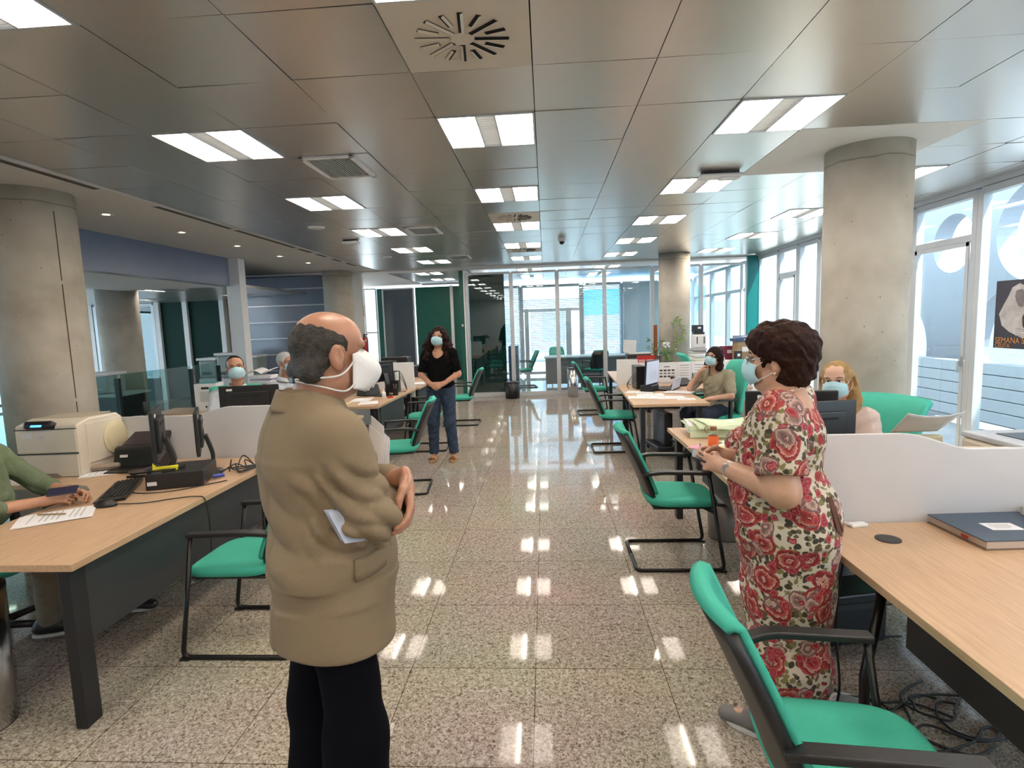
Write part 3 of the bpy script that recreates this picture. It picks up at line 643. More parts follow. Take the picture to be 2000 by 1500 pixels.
desk('left beech desk behind the low partition, in front of the man in the white shirt', [(-1.93, 3.88), (-1.93, 5.66), (-2.72, 5.66), (-2.72, 4.75), (-2.95, 4.52), (-3.75, 4.52), (-3.75, 3.88)],
     [(-2.0, 5.58), (-2.66, 5.58), (-3.68, 3.96), (-3.68, 4.44)], [(-1.995, -1.975, 3.95, 5.55, .36, .706)])
desk('left beech desk with the monitor and red stamp pad beside the woman in black', [(-1.97, 6.28), (-1.93, 8.05), (-3.70, 8.05), (-3.70, 7.4), (-2.95, 7.4), (-2.72, 7.1), (-2.72, 6.28)],
     [(-2.05, 6.36), (-2.66, 6.36), (-2.02, 7.96), (-3.62, 7.96)], [(-2.0, -1.98, 6.42, 7.5, .36, .706)])
desk('far left beech desk behind the white partition, papers on it', [(-1.90, 8.10), (-1.88, 9.8), (-2.68, 9.8), (-2.68, 8.10)], [(-1.96, 9.72), (-2.6, 9.72), (-2.6, 8.2), (-1.96, 8.2)], [(-1.96, -1.94, 8.2, 9.7, .36, .706)])
desk('empty near right beech desk with the black cable grommet', [(1.085, .45), (1.085, 2.14), (1.25, 2.40), (2.75, 2.40), (2.75, .45)], [(2.6, 2.3), (2.6, .55)], [(1.30, 1.32, .55, 2.02, .40, .706)], grommet=(1.34, 2.215))
desk('right beech desk covered with green folders and an orange bottle', [(.985, 2.44), (.985, 4.60), (1.80, 4.60), (1.80, 3.3), (2.0, 3.1), (2.75, 3.1), (2.75, 2.44)], [(1.06, 4.52), (1.73, 4.52), (1.06, 2.55), (2.66, 3.0), (2.66, 2.52)], [(1.16, 1.18, 2.6, 4.2, .40, .706)])
desk('right beech desk with the laptop and scattered papers of the woman in beige', [(.91, 5.90), (.97, 7.73), (2.6, 7.73), (2.6, 7.15), (1.95, 7.15), (1.72, 6.9), (1.71, 5.90)], [(1.02, 5.99), (1.62, 5.99), (1.05, 7.6), (2.5, 7.6)], [])
desk('farthest right beech desk behind the low partition', [(1.0, 7.77), (1.07, 9.9), (1.85, 9.9), (1.85, 7.77)], [(1.12, 9.8), (1.12, 7.9), (1.78, 9.8)], [])
t = bpy.data.objects  # slanted tubular leg under the near right desk
o = MB().tube([(1.22, 2.02, .70), (1.10, 1.92, .35), (1.13, 1.96, .02)], .018, n=10); 
leg = o.build('slanted_leg', M_blackm, None, smooth=True); dsk = [d for d in C.objects if d.get('label', '').startswith('empty near right')][0]
leg.parent = dsk; leg.location = (-dsk.location[0], -dsk.location[1], 0)

# partitions between desks
def partition(label, prof, y, z0=.60, th=.022, m=None):
    x0 = prof[0][0]; t = thing('desk_partition', label, 'partition', (x0, y, 0), 0, 'low grey-white partitions between desks')
    poly = [(x0 - x0, z0)] + [(p[0] - x0, p[1]) for p in prof] + [(prof[-1][0] - x0, z0)]
    MB().prism(poly, -th / 2, th / 2, 'y').build('panel', m or M_part, t, bevel=.004)
    for fx in (.25, abs(prof[-1][0] - x0) - .25): MB().box((math.copysign(fx, prof[-1][0] - x0), 0, z0 - .012), (.06, .03, .03)).build('clamp', M_blackm, t)
    return t
def scurve(xa, za, xb, zb, n=10): return [(xa + (xb - xa) * k / n, za + (zb - za) * (.5 - .5 * math.cos(PI * k / n))) for k in range(n + 1)]
partition('near left low partition with a wavy top, behind the computer', [(-3.75, 1.055)] + scurve(-2.62, 1.055, -2.28, 1.115) + [(-1.9, 1.115)], 3.862, .70)
partition('near right low partition with a wavy top, behind the empty desk', [(1.0, 1.125), (1.50, 1.122)] + scurve(1.50, 1.122, 1.80, 1.052) + [(2.8, 1.05)], 2.42, .70)
partition('small white partition behind the monitor on the left desk beside the woman in black', [(-2.75, 1.125), (-1.955, 1.12)], 8.075, .60, m=M_white)
partition('low partition behind the laptop with calendar sheets pinned on it', [(.97, 1.095), (1.258, 1.09), (1.262, 1.035), (2.55, 1.03)], 7.75, .60, m=M_white)

# ================================================================== electronics
M_screen = mat('dark_screen', (.02, .022, .025), .12, var=.05)
M_sticker = mat('white_sticker', (.7, .7, .68), .6)
def monitor(name, label, loc, rz, w=.44, h=.29, stand=.13, grp='flat monitors', tilt=0, lit=False):
    """screen faces local +y"""
    t = thing(name, label, 'monitor', loc, rz, grp); m = MB(); m.box((0, 0, stand + h / 2), (w, .022, h), rx=tilt); m.box((0, -.016, stand + h / 2), (w * .7, .026, h * .66), rx=tilt); m.build('housing', M_black, t, bevel=.006)
    MB().box((0, .0118, stand + h / 2 + .004), (w - .03, .002, h - .04), rx=tilt).build('screen', M_screen if not lit else mat('lit_screen', (.4, .42, .45), .3, emit=(.75, .8, .9), es=.35), t)
    MB().tube(spline([(0, -.04, stand + h * .4), (0, -.075, stand * .8), (0, -.05, .02)], 4), 1, sq=(.035, .012)).build('stand', M_black, t, bevel=.003)
    MB().lathe([(.11, 0), (.11, .008), (.04, .018)], (0, -.02, 0), n=24).build('base', M_black, t)
    MB().box((-w * .32, -.0125, stand + h - .032), (.045, .003, .018)).build('asset_sticker', M_sticker, t)
    MB().box((0, -.03, stand + h * .72), (w * .45, .004, .012)).build('vent_slot', M_slotd, t); MB().lathe([(.035, 0), (.035, .003)], (.0, -.031, stand + h * .42), n=20, R=Matrix.Rotation(PI / 2, 3, 'X')).build('vesa_plate', M_shell, t)
    return t
monitor('monitor', 'black monitor seen edge-on on the near left desk, the nearer one', (-2.36, 3.17, .838), math.radians(119), w=.36, stand=.06, h=.31)
monitor('monitor', 'black monitor seen edge-on on the near left desk, the one behind', (-2.27, 3.42, .738), math.radians(121), w=.34, stand=.14, h=.28)
monitor('monitor', 'black monitor back above the near left partition, in front of the man in white', (-2.46, 4.42, .738), math.radians(12), w=.47, h=.30, stand=.17)
monitor('monitor', 'black monitor with light base beside the white partition on the left', (-2.18, 7.25, .738), math.radians(62), w=.40, h=.27, stand=.19)
monitor('monitor', 'black monitor back right behind the face mask of the woman in the floral dress', (1.31, 3.05, .738), math.radians(-10), w=.46, h=.33, stand=.165)
monitor('monitor', 'black monitor back between the floral dress and the blonde woman', (1.33, 2.80, .738), math.radians(12), w=.42, h=.30, stand=.17)

def laser_printer(label, loc, rz):
    t = thing('laser_printer', label, 'printer', loc, rz)
    m = MB(); w, d = .40, .44
    m.prism([(-d / 2, 0), (d / 2, 0), (d / 2, .33), (d / 2 - .05, .365), (-d / 2 + .12, .375), (-d / 2 + .0, .345)], -w / 2, w / 2, 'x'); m.build('body', M_beige, t, bevel=.012)
    MB().box((0, -d / 2 - .004, .075), (w - .01, .012, .145)).build('paper_tray', M_beige, t, bevel=.004); s = MB(); s.lathe([(.07, 0), (.07, .01)], (0, -d / 2 - .012, .012), n=24, R=Matrix.Rotation(PI / 2, 3, 'X')); 
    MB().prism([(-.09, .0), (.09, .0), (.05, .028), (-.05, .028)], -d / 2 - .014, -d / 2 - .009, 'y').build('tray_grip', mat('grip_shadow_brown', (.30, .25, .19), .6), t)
    MB().box((0, -d / 2 - .003, .24), (w - .012, .008, .15)).build('front_door', M_beige, t, bevel=.004); MB().box((0, -d / 2 - .002, .157), (w, .008, .006)).build('seam', M_slotd, t)
    MB().box((0, -d / 2 - .002, .32), (w, .008, .004)).build('upper_seam', M_slotd, t)
    p = MB().box((-.03, -d / 2 - .002, .348), (.19, .06, .05), rx=-.55).build('control_panel', M_black, t, bevel=.018)
    MB().box((-.03, -d / 2 - .030, .356), (.07, .002, .030), rx=-.55).build('display', mat('blue_display', (.05, .2, .8), .3, emit=(.04, .22, 1), es=1.2), p)
    MB().box((.04, -d / 2 - .030, .352), (.02, .003, .02), rx=-.55).build('button', M_dgrey, p)
    MB().b2(-w / 2 + .04, w / 2 - .04, -d / 2 + .12, d / 2 - .06, .372, .377).build('output_tray', mat('tray_tan', (.45, .39, .30), .5), t)
    MB().box((w / 2 + .002, .03, .20), (.006, .34, .27)).build('side_cover', M_beige, t, bevel=.01)
    o = MB().lathe([(.12, 0), (.12, .012), (.08, .02)], (w / 2, .12, .20), n=32, R=Matrix.Rotation(PI / 2, 3, 'Y')).build('round_side_cover', M_cream2, t)
    MB().box((-.12, -d / 2 - .008, .28), (.07, .002, .035)).build('label_sticker', M_sticker, t); MB().box((-.03, -d / 2 - .008, .27), (.022, .003, .022)).build('maker_mark', M_lgrey, t)
    return t
laser_printer('large cream laser printer with a blue display in front of the left column', (-3.29, 3.60, .738), math.radians(4))

def scanner(label, loc, rz, w=.31):
    t = thing('document_scanner', label, 'scanner', loc, rz, 'black document scanners')
    MB().prism([(-.10, 0), (.10, 0), (.09, .10), (-.02, .15), (-.06, .14)], -w / 2, w / 2, 'x').build('body', M_black, t, bevel=.015)
    MB().prism([(-.02, .15), (.09, .10), (.17, .20), (.15, .215)], -w / 2 + .03, w / 2 - .03, 'x').build('feed_tray', mat('black_brown_plastic', (.03, .02, .022), .4), t, bevel=.004)
    MB().prism([(-.24, .003), (-.08, .01), (-.08, .018), (-.24, .011)], -w / 2 + .03, w / 2 - .03, 'x').build('output_tray', M_black, t); MB().box((-.08, -.082, .085), (.05, .004, .018), rx=-.28).build('asset_sticker', M_sticker, t)
    return t
scanner('black document scanner beside the cream laser printer', (-2.86, 3.68, .738), math.radians(8))
scanner('black scanner on the left desk behind the white mask of the man in the jacket', (-2.42, 7.35, .738), math.radians(60), .26)

t = thing('desktop_computer', 'small flat black desktop computer with yellow notes on the near left desk', 'computer', (-2.26, 3.22, .738), math.radians(18), 'desktop computers')
MB().box((0, 0, .05), (.31, .30, .095)).build('case', M_black, t, bevel=.004); MB().box((-.12, -.1515, .04), (.05, .002, .022)).build('asset_sticker', M_sticker, t); MB().box((-.1, -.09, .0985), (.055, .07, .002)).build('top_sticker', mat('pale_sticker', (.3, .35, .38), .5), t)
t = thing('sticky_notes', 'yellow sticky notes stacked on the black computer', 'notes', (-2.30, 3.13, .8365), math.radians(25)); MB().box((0, 0, .012), (.13, .035, .024)).build('pad', mat('yellow_paper', (.72, .66, .03), .6), t, bevel=.002); MB().box((-.06, .01, .03), (.012, .03, .035)).build('tab', mat('yellow_paper', (.72, .66, .03)), t)

def keyboard(label, loc, rz, grp=None):
    t = thing('keyboard', label, 'keyboard', loc, rz, grp); MB().prism([(-.075, .0), (.075, .0), (.075, .024), (-.075, .012)], -.225, .225, 'x').build('base', M_black, t, bevel=.004)
    for r in range(6):
        for q in range(1):
            k = MB(); y = .055 - r * .0215; z = .018 + (.055 - r * .0215) * .08 + .003; x = -.215
            ws = [.018] * 20 if r < 5 else [.025, .025, .025, .11, .025, .025, .025, .018, .018, .018, .018, .018]
            for w in ws:
                if x + w > .218: break
                k.box((x + w / 2, y, z), (w - .004, .016, .007), taper=.85); x += w + .0022
            k.build('key_row', M_shell, t)
    return t
keyboard('black keyboard lying on the near left desk', (-2.52, 3.03, .738), math.radians(-244 + 180))
t = thing('computer_mouse', 'black computer mouse beside the near left keyboard', 'mouse', (-2.39, 2.765, .738), math.radians(10)); MB().ball((0, 0, .0), (.058, .034, .038), 16).xf(Matrix.Translation((0, 0, .004))).build('shell', M_black, t, smooth=True); MB().lathe([(.007, -.003), (.007, .003)], (.03, 0, .033), R=Matrix.Rotation(PI / 2, 3, 'X'), n=12).build('scroll_wheel', M_dgrey, t)
for o in list(t.children):
    if o.name.startswith('shell'):
        for v in o.data.vertices: v.co.z = max(v.co.z, 0.0)

def cable(name, label, pts, r=.0035, m=None, grp='cables', n=7):
    o = MB().tube(spline(pts, n), r, n=6).build(name, m or M_rubber, smooth=True); return tag(o, label, 'cable', grp)
cable('mouse_cable', 'thin black mouse cable crossing the near left desk and hanging over its edge', [(-2.335, 2.77, .748), (-2.2, 2.80, .743), (-2.08, 2.87, .743), (-1.97, 2.90, .744), (-1.92, 2.90, .72), (-1.915, 2.91, .55), (-1.93, 2.92, .38)], .003)
cable('keyboard_cable', 'thin black cable curling in front of the black computer', [(-2.56, 3.23, .745), (-2.50, 3.10, .743), (-2.42, 3.0, .743), (-2.30, 2.98, .743), (-2.16, 3.03, .743), (-2.06, 3.14, .743), (-1.98, 3.22, .743)], .003)
for k in range(6):
    a = k * 1.9; sn = math.sin; pts = [(-2.13 + .03 * k, 3.30 + .05 * k, .752), (-2.08 + .03 * sn(a), 3.40 + .04 * k, .77 + .02 * (k % 3)), (-2.02 + .05 * sn(a + 1), 3.54 - .05 * (k % 4), .756), (-1.97, 3.60 - .05 * k, .757), (-1.93 + .006 * k, 3.50 + .05 * sn(a), .75), (-1.905 + .01 * k, 3.46 + .06 * sn(a), .62), (-1.88 + .03 * sn(a), 3.48 + .07 * sn(a + 2), .42), (-1.92, 3.48 + .05 * sn(a + 3), .2), (-1.96, 3.5 + .04 * sn(a), .05)]
    cable('power_cable', f'black cable of the tangle falling off the near left desk, {["first", "second", "third", "fourth", "fifth", "sixth"][k]} from the far end', pts, .0042)
cable('connector_cable', 'white plug cable among the black tangle on the near left desk', [(-2.18, 3.45, .745), (-2.08, 3.52, .75), (-2.0, 3.62, .75), (-1.97, 3.68, .76)], .005, M_lgrey)
o = MB().tube([(-2.10, 3.27, .755), (-2.05, 3.31, .755)], .012).build('video_plug', mat('blue_plastic', (.03, .06, .35), .4)); tag(o, 'blue video plug behind the black computer', 'plug')

# paper things -------------------------------------------------------
def sheets(name, label, loc, rz, w=.21, l=.297, n=4, cat='papers', grp='papers on the desks', m=None, spread=.02, jit=.08, parts=True, curl=0):
    t = thing(name, label, cat, loc, rz, grp); r = random.Random(hash(label) % 999 if False else sum(map(ord, label)))
    for k in range(n):
        a = r.uniform(-jit, jit); x, y = r.uniform(-spread, spread), r.uniform(-spread, spread); b = MB()
        R = Matrix.Translation((x, y, .0006 + k * .0016)) @ Matrix.Rotation(a, 4, 'Z')
        b.grid(lambda u, v: (w * (u - .5), l * (v - .5), curl * (abs(v - .5) * 2) ** 2), 2, 7).xf(R); b.build('sheet', (m[k % len(m)] if isinstance(m, list) else m) or M_paper, t, solid=.0011)
    return t
M_txt = mat('grey_print', (.28, .28, .3), .7)
def printed(label, loc, rz, name='printed_sheet', w=.21, l=.297, lines=14, **k):
    t = sheets(name, label, loc, rz, w, l, **k); top = .0006 + (k.get('n', 4)) * .0016 + .0008
    for q in range(lines):
        if q in (3, 8): continue
        MB().box((-.005 * (q % 3), l / 2 - .03 - q * (l - .06) / lines, top), (w * (.78 - .1 * (q % 3 == 2)), .0035, .0004)).build('text_line', M_txt, t)
    return t
printed('printed sheets with a pen on top at the near left desk edge', (-2.53, 2.60, .738), math.radians(-58), n=4, lines=10)
o = MB().tube([(-.075, 0, 0), (.065, 0, 0), (.075, 0, 0)], [.0045, .0045, .001], n=8).build('pen', mat('gold_brown_pen', (.35, .24, .12), .4)); o.location = (-2.55, 2.61, .7515); o.rotation_euler = (0, 0, .05); tag(o, 'brown pen lying on the printed sheets on the near left desk', 'pen')
printed('white sheets under the tan case beside the laser printer', (-2.98, 3.50, .738), math.radians(-62), n=3, lines=8)
t = thing('glasses_case', 'tan glasses case on sheets beside the laser printer', 'case', (-3.02, 3.53, .744), math.radians(24)); MB().box((0, 0, .022), (.17, .06, .038)).build('case_shell', mat('tan_case', (.33, .27, .2), .5), t, bevel=.016); MB().box((0, 0, .02), (.173, .062, .002)).build('seam', M_black, t)
t = thing('headset_case', 'small dark oval case in front of the scanner', 'case', (-2.74, 3.46, .738), .2); MB().lathe([(.05, 0), (.055, .01), (.04, .02)], n=24).build('shell', mat('dark_brown_plastic', (.06, .045, .035), .5), t, smooth=False)
t = thing('pen_tray', 'flat black pen tray behind the keyboard', 'tray', (-2.60, 3.38, .738), .25); MB().b2(-.12, .12, -.03, .03, 0, .006).b2(-.12, .12, -.03, -.026, 0, .016).b2(-.12, .12, .026, .03, 0, .016).build('tray_body', M_black, t)
o = MB().tube([(-.07, 0, 0), (.07, 0, 0)], .004).build('pencil', mat('tan_case', (.3, .2, .1))); o.location = (-2.60, 3.38, .749); o.rotation_euler = (0, 0, .3); tag(o, 'brown pencil in the flat black pen tray', 'pencil')

# right desk near: folder binder and carton
t = thing('document_folder', 'large dark blue folder with a white label on the near right desk', 'folder', (1.80, 2.25, .738), math.radians(3))
MB().b2(-.19, .19, -.145, .15, .034, .038).build('cover', mat('dark_blue_card', (.055, .085, .13), .45, var=.08), t); MB().b2(-.182, .187, -.142, .145, .006, .033).build('pages', mat('page_edges', (.55, .45, .38), .8), t); MB().b2(-.19, .19, -.145, .15, .0, .005).build('back_cover', mat('brown_card', (.22, .15, .09), .6), t)
MB().box((-.015, -.01, .0386), (.12, .075, .0008), rz=-.06).build('label_sticker', M_paper, t)
for k in range(4): MB().box((-.015 - .003 * k, .01 - k * .012, .0392), (.08 - .02 * (k == 3), .0025, .0004), rz=-.06).build('text_line', M_txt, t)
MB().box((-.192, -.05, .02), (.003, .03, .012)).build('red_tab', M_red, t)
t = thing('cardboard_box', 'open cardboard box with a blue and white side at the right edge', 'box', (2.10, 2.25, .738), math.radians(4)); MB().b2(-.12, .25, -.18, .14, 0, .003).build('bottom', mat('cardboard', (.38, .26, .15), .8), t)
for q in ((-.12, -.115, -.18, .14), (.245, .25, -.18, .14), (-.12, .25, .135, .14), (-.12, .25, -.18, -.175)): MB().b2(*q, 0, .07).build('side', mat('carton_white', (.58, .55, .5), .7), t)
MB().box((-.1225, .07, .036), (.001, .06, .045)).build('blue_print', mat('blue_print', (.03, .09, .30), .6), t); 
for k in range(4): MB().box((-.1225, -.02 - .0 * k, .055 - k * .012), (.001, .09, .004)).build('text_line', M_txt, t)
MB().b2(-.11, .24, -.17, .13, .003, .055).build('lining', mat('cardboard', (.38, .26, .15)), t)
t = thing('network_adapter', 'small white network adapter with a grey cable on the near right desk', 'adapter', (1.30, 2.36, .738), .2); MB().box((0, 0, .007), (.075, .035, .014)).build('housing', M_white, t, bevel=.004); MB().tube(spline([(-.035, 0, .008), (-.06, .02, .02), (-.065, .03, .03), (-.05, .035, .012), (-.02, .04, .004)], 5), .003).build('cable', M_lgrey, t)
for k, (pts, r) in enumerate((([(1.12, 2.12, .70), (1.10, 2.12, .45), (1.11, 2.10, .2), (1.15, 2.2, .03), (1.22, 2.3, .012), (1.16, 2.42, .012), (1.06, 2.4, .012), (1.08, 2.28, .012), (1.25, 2.2, .012)], .005),
    ([(1.30, 2.35, .69), (1.32, 2.25, .5), (1.4, 2.3, .42), (1.5, 2.25, .5), (1.6, 2.3, .68)], .003),
    ([(1.05, 2.22, .012), (1.15, 2.05, .012), (1.27, 2.0, .012), (1.40, 2.12, .012), (1.47, 2.3, .012), (1.62, 2.4, .012)], .006), ([(1.02, 2.3, .012), (1.10, 2.1, .018), (1.22, 2.05, .02), (1.38, 2.2, .02), (1.56, 2.3, .012), (1.72, 2.3, .012)], .005),
    ([(1.2, 2.55, .012), (1.32, 2.6, .012), (1.5, 2.72, .012), (1.75, 2.75, .012)], .005))):
    cable('floor_cable', f'black cable on the floor under the near right desk, {["coiled one by the dress", "thin one hanging below the desktop", "thick loop around the desk leg", "long one running right", "short far one"][k]}', pts, r)
r2 = random.Random(12)
for k in range(5):
    cx_, cy_ = 1.28 + .09 * k, 2.22 - .05 * (k % 3); R0 = .09 + .03 * (k % 3)
    cable('floor_cable', f'black cable loop lying in the tangle before the dark panel, {["smallest", "second", "middle", "fourth", "widest"][k]}', [(cx_ + R0 * (1 + .25 * r2.uniform(-1, 1)) * math.cos(a), cy_ + .8 * R0 * (1 + .25 * r2.uniform(-1, 1)) * math.sin(a), .007 + .012 * (k % 2)) for a in np.linspace(.3 * k, .3 * k + 5.2, 9)] + [(cx_ + .22, cy_ + .12 * (k - 2), .007), (cx_ + .36, cy_ + .10 * (k - 2), .007)], .005)
t = thing('floor_socket', 'round metal floor socket under the near right desk', 'floor socket', (1.23, 2.24, 0)); MB().lathe([(.085, 0), (.085, .006), (.07, .009)], n=28).build('ring', M_white, t); MB().lathe([(.068, .009), (.05, .02), (.02, .022)], n=20).build('cap', M_alu, t)
t = thing('computer_tower', 'black computer tower under the right desks behind the floral dress', 'computer', (1.42, 2.78, 0), .2, 'computer towers'); MB().box((0, 0, .13), (.45, .2, .26)).build('case', M_black, t, bevel=.01); MB().box((0, -.102, .2), (.3, .004, .03)).build('front_slot', M_dgrey, t)

# desk 2: folders, papers, bottle
M_pg = mat('pale_green_paper', (.62, .72, .50), .7, var=.04)
t = thing('folder_stack', 'thick bundle of papers in pale green folders on the right desk', 'folders', (1.27, 4.33, .738), math.radians(-2))
r_ = random.Random(3)
for k in range(9):
    m = MB(); a = r_.uniform(-.12, .12); m.grid(lambda u, v: (.36 * (u - .5), .26 * (v - .5) , .012 * math.sin(u * 5 + k) + .010 * math.cos(v * 4 + k * 2)), 8, 6).xf(Matrix.Translation((r_.uniform(-.015, .02), r_.uniform(-.015, .015), .014 + k * .008)) @ Matrix.Rotation(a, 4, 'Z')); m.build('paper_sheaf', M_paper, t, solid=.004, smooth=True)
for k in range(3):
    m = MB(); m.grid(lambda u, v: (.42 * (u - .5) + .0, .31 * (v - .5), .08 + k * .010 - .06 * max(0, (.5 - v) * 2 - .55) + .012 * math.sin(u * 4 + k)), 10, 8).xf(Matrix.Translation((.05 * k, -.02 * k, 0)) @ Matrix.Rotation(.1 * k, 4, 'Z')); m.build('green_folder', M_pg, t, solid=.002, smooth=True)
MB().grid(lambda u, v: (.40 * (u - .5), -.155 + .02 * v - .008, .004 + .085 * v), 6, 3).build('folder_spine', M_pg, t, solid=.003)
sheets('loose_papers', 'loose white papers behind the green folders, right part of the desk', (1.62, 4.25, .738), .4, n=5, spread=.06, jit=.5, curl=.01)
sheets('loose_papers', 'loose green and white papers in front of the green folder bundle', (1.45, 3.98, .738), -.8, n=6, spread=.06, jit=.5, m=[M_paper, M_pg, M_paper])
sheets('loose_papers', 'white and yellow papers behind the orange bottle', (1.30, 3.84, .738), -.9, n=6, spread=.06, jit=.5, m=[M_paper, M_paper, mat('pale_yellow_paper', (.75, .68, .38), .7)])
sheets('pink_notes', 'pink sheets left of the orange bottle', (1.05, 3.86, .738), .5, .10, .15, n=3, cat='papers', m=mat('pink_paper', (.72, .33, .45), .7), jit=.4)
t = thing('water_bottle', 'orange sleeved glass bottle with a wooden cap', 'bottle', (1.057, 3.575, .738))
MB().lathe([(.030, 0), (.032, .004), (.032, .145)], n=28).build('sleeve', mat('orange_silicone', (.80, .12, .01), .5, var=.03), t, smooth=True)
MB().lathe([(.030, .145), (.030, .165), (.026, .178), (.020, .182)], n=28).build('glass_neck', glass('bottle_glass', (.85, .88, .85), 1.5, extra=.08), t, smooth=True)
MB().lathe([(.019, .18), (.021, .182), (.021, .204), (.018, .206)], n=24).build('wooden_cap', mat('cap_wood', (.32, .15, .06), .5), t, smooth=False)
ring = [(-.034 + .022 * math.cos(a), 0, .188 + .022 * math.sin(a)) for a in np.linspace(0, 2 * PI, 20)[:-1]]; MB().tube(ring, .0022, n=6, closed=True).build('carry_loop', mat('loop_brown', (.35, .15, .09), .5), t, smooth=True)
t = thing('spectacle_pouch', 'black and dark red scissors and pouch beside the orange bottle', 'pouch', (1.20, 3.62, .738), .5); MB().box((0, 0, .012), (.16, .06, .024)).build('pouch_body', mat('dark_red_plastic', (.10, .02, .02), .4), t, bevel=.01); MB().tube([(-.08, -.03, .03), (.06, .02, .035)], .005).build('blade', M_chrome, t)
t = thing('desk_organizer', 'blue-grey and black trays beside the orange bottle', 'tray', (1.20, 3.42, .738), .1); MB().box((0, 0, .022), (.2, .13, .044)).build('lower_tray', M_black, t, bevel=.005); MB().box((0, .01, .05), (.19, .12, .012)).build('upper_tray', mat('pale_blue_plastic', (.28, .42, .48), .4), t, bevel=.004)
o = MB().tube([(0, 0, 0), (0, .05, .02), (.01, .1, .03)], .004).build('pencil', mat('purple_plastic', (.08, .03, .25))); o.location = (1.03, 3.72, .745); tag(o, 'small purple marker left of the orange bottle', 'marker')
# waste basket under desk 2
def basket(label, loc, r, h, m, ring=True):
    t = thing('waste_bin', label, 'bin', loc, 0); MB().lathe([(r * .86, 0), (r * .9, .004), (r, h), (r * .96, h), (r * .85, .01)], n=32).build('bin_body', m, t, smooth=True)
    MB().lathe([(r * 1.01, h - .01), (r * 1.03, h - .005), (r * 1.03, h + .01), (r * .95, h + .012)], n=32).build('rim', M_black, t, smooth=True)
    if ring: MB().lathe([(r * .9, 0), (r * .9, .02)], n=32).build('base_ring', M_black, t)
    return t
M_bintr = mat('taupe_wire_bin', (.28, .25, .22), .5, .2)
basket('taupe waste bin under the desk with the orange bottle', (1.30, 4.1, 0), .13, .28, M_bintr)
basket('black waste bin standing before the glass partition', (-.76, 12.1, 0), .17, .36, M_black)
t = basket('tall steel waste bin beside the farthest right visitor chair', (.57, 12.15, 0), .125, .62, M_chrome)
basket('steel waste bin cut off at the lower left corner', (-2.46, 2.07, 0), .13, .60, M_chrome)

# curved paper tray and printer on the right return desk
t = thing('paper_scoop', 'curved translucent plastic sheet holder before the blonde woman’s chair', 'sheet holder', (1.93, 2.86, .738), .05)
MB().grid(lambda u, v: (-.15 + .24 * u + .03 * v * (1 if u > .5 else -.3), .10 - .14 * v, .275 + .105 * v + .02 * (u - .5) ** 2 * 4 * v), 10, 8).build('curved_sheet', mat('frosted_sheet', (.62, .66, .68), .3), t, solid=.003, smooth=True)
MB().box((0, .09, .13), (.2, .05, .26)).build('support', M_cream2, t, bevel=.01)
t = thing('multifunction_printer', 'low grey printer with a cream side on the desk at the right edge', 'printer', (2.36, 2.80, .738), math.radians(2))
MB().b2(-.20, .26, -.2, .2, 0, .24).build('body', M_beige, t, bevel=.02); MB().b2(-.19, .26, -.21, -.195, .16, .245).build('front_panel', mat('slate_plastic', (.10, .115, .14), .4), t, bevel=.006); MB().b2(-.08, .24, -.216, -.208, .185, .225).build('tray_slot', mat('slate_plastic2', (.06, .07, .09), .35), t); MB().b2(-.2, .26, -.2, .2, .24, .268).build('lid', mat('grey_lid', (.50, .53, .58), .35), t, bevel=.006)
MB().b2(-.1, .2, -.14, .1, .268, .272).build('output_recess', mat('slate_plastic2', (.06, .07, .09)), t); MB().b2(-.02, .10, -.19, -.10, .268, .30).build('output_flap', M_lgrey, t)
t = thing('envelope_pile', 'cream and pink envelopes under the curved sheet holder', 'papers', (2.06, 2.62, .738), .1)
for k in range(12): MB().box((rnd.uniform(-.02, .02), rnd.uniform(-.02, .02), .008 + k * .021), (.30, .18, .02), rz=rnd.uniform(-.2, .2)).build('envelope', [M_cream2, mat('pink_paper', (.7, .3, .4)), M_pg, mat('cream_paper', (.7, .62, .48), .7)][k % 4], t, bevel=.002)

# desk 3 items
t = thing('laptop_monitor', 'monitor with a lit document standing before the laptop, seen slanted', 'monitor', (1.31, 7.0, .738), math.radians(-124), 'flat monitors')
MB().box((0, 0, .235), (.40, .022, .31), rx=-.06).build('housing', M_black, t, bevel=.005); sc = MB().box((0, .0125, .237), (.37, .002, .28), rx=-.06).build('screen', mat('lit_screen2', (.2, .21, .24), .3, emit=(.50, .55, .68), es=.16), t)
for k in range(9): MB().box((-.02, .0142, .34 - k * .022), (.26 - .05 * (k % 3), .0006, .0035), rx=-.06).build('text_line', M_txt, sc)
MB().box((0, -.03, .04), (.22, .16, .08)).build('dock_base', M_black, t, bevel=.01)
t = thing('laptop', 'black laptop lying open in front of the slanted monitor', 'laptop', (1.52, 7.12, .738), math.radians(-118)); MB().box((0, 0, .012), (.34, .24, .02)).build('keyboard_base', M_black, t, bevel=.004); MB().b2(-.14, .14, -.02, .08, .0225, .024).build('keys', M_shell, t); MB().box((0, .125, .085), (.34, .012, .15), rx=-.2).build('lid', mat('lit_screen3', (.3, .3, .35), .3, emit=(.6, .65, .75), es=.06), t)
t = thing('desktop_computer', 'upright black computer between the partition and the slanted monitor', 'computer', (1.20, 7.35, .738), .05, 'desktop computers'); MB().box((0, 0, .15), (.11, .3, .30)).build('case', M_black, t, bevel=.006)
for k in range(4): cable('power_cable', f'thin cable looping down in front of the small white partition panel, {["upper", "second", "third", "lower"][k]}', [(1.15, 7.2, .95 - k * .03), (1.08, 7.18, .90 - k * .03), (1.03, 7.2, .80), (1.06, 7.22, .745)], .0035)
printed('printed sheets at the far left of the laptop desk', (1.15, 6.93, .738), 1.2, n=3, lines=8)
printed('printed sheets in the middle of the laptop desk', (1.22, 6.66, .738), 1.5, n=2, lines=8)
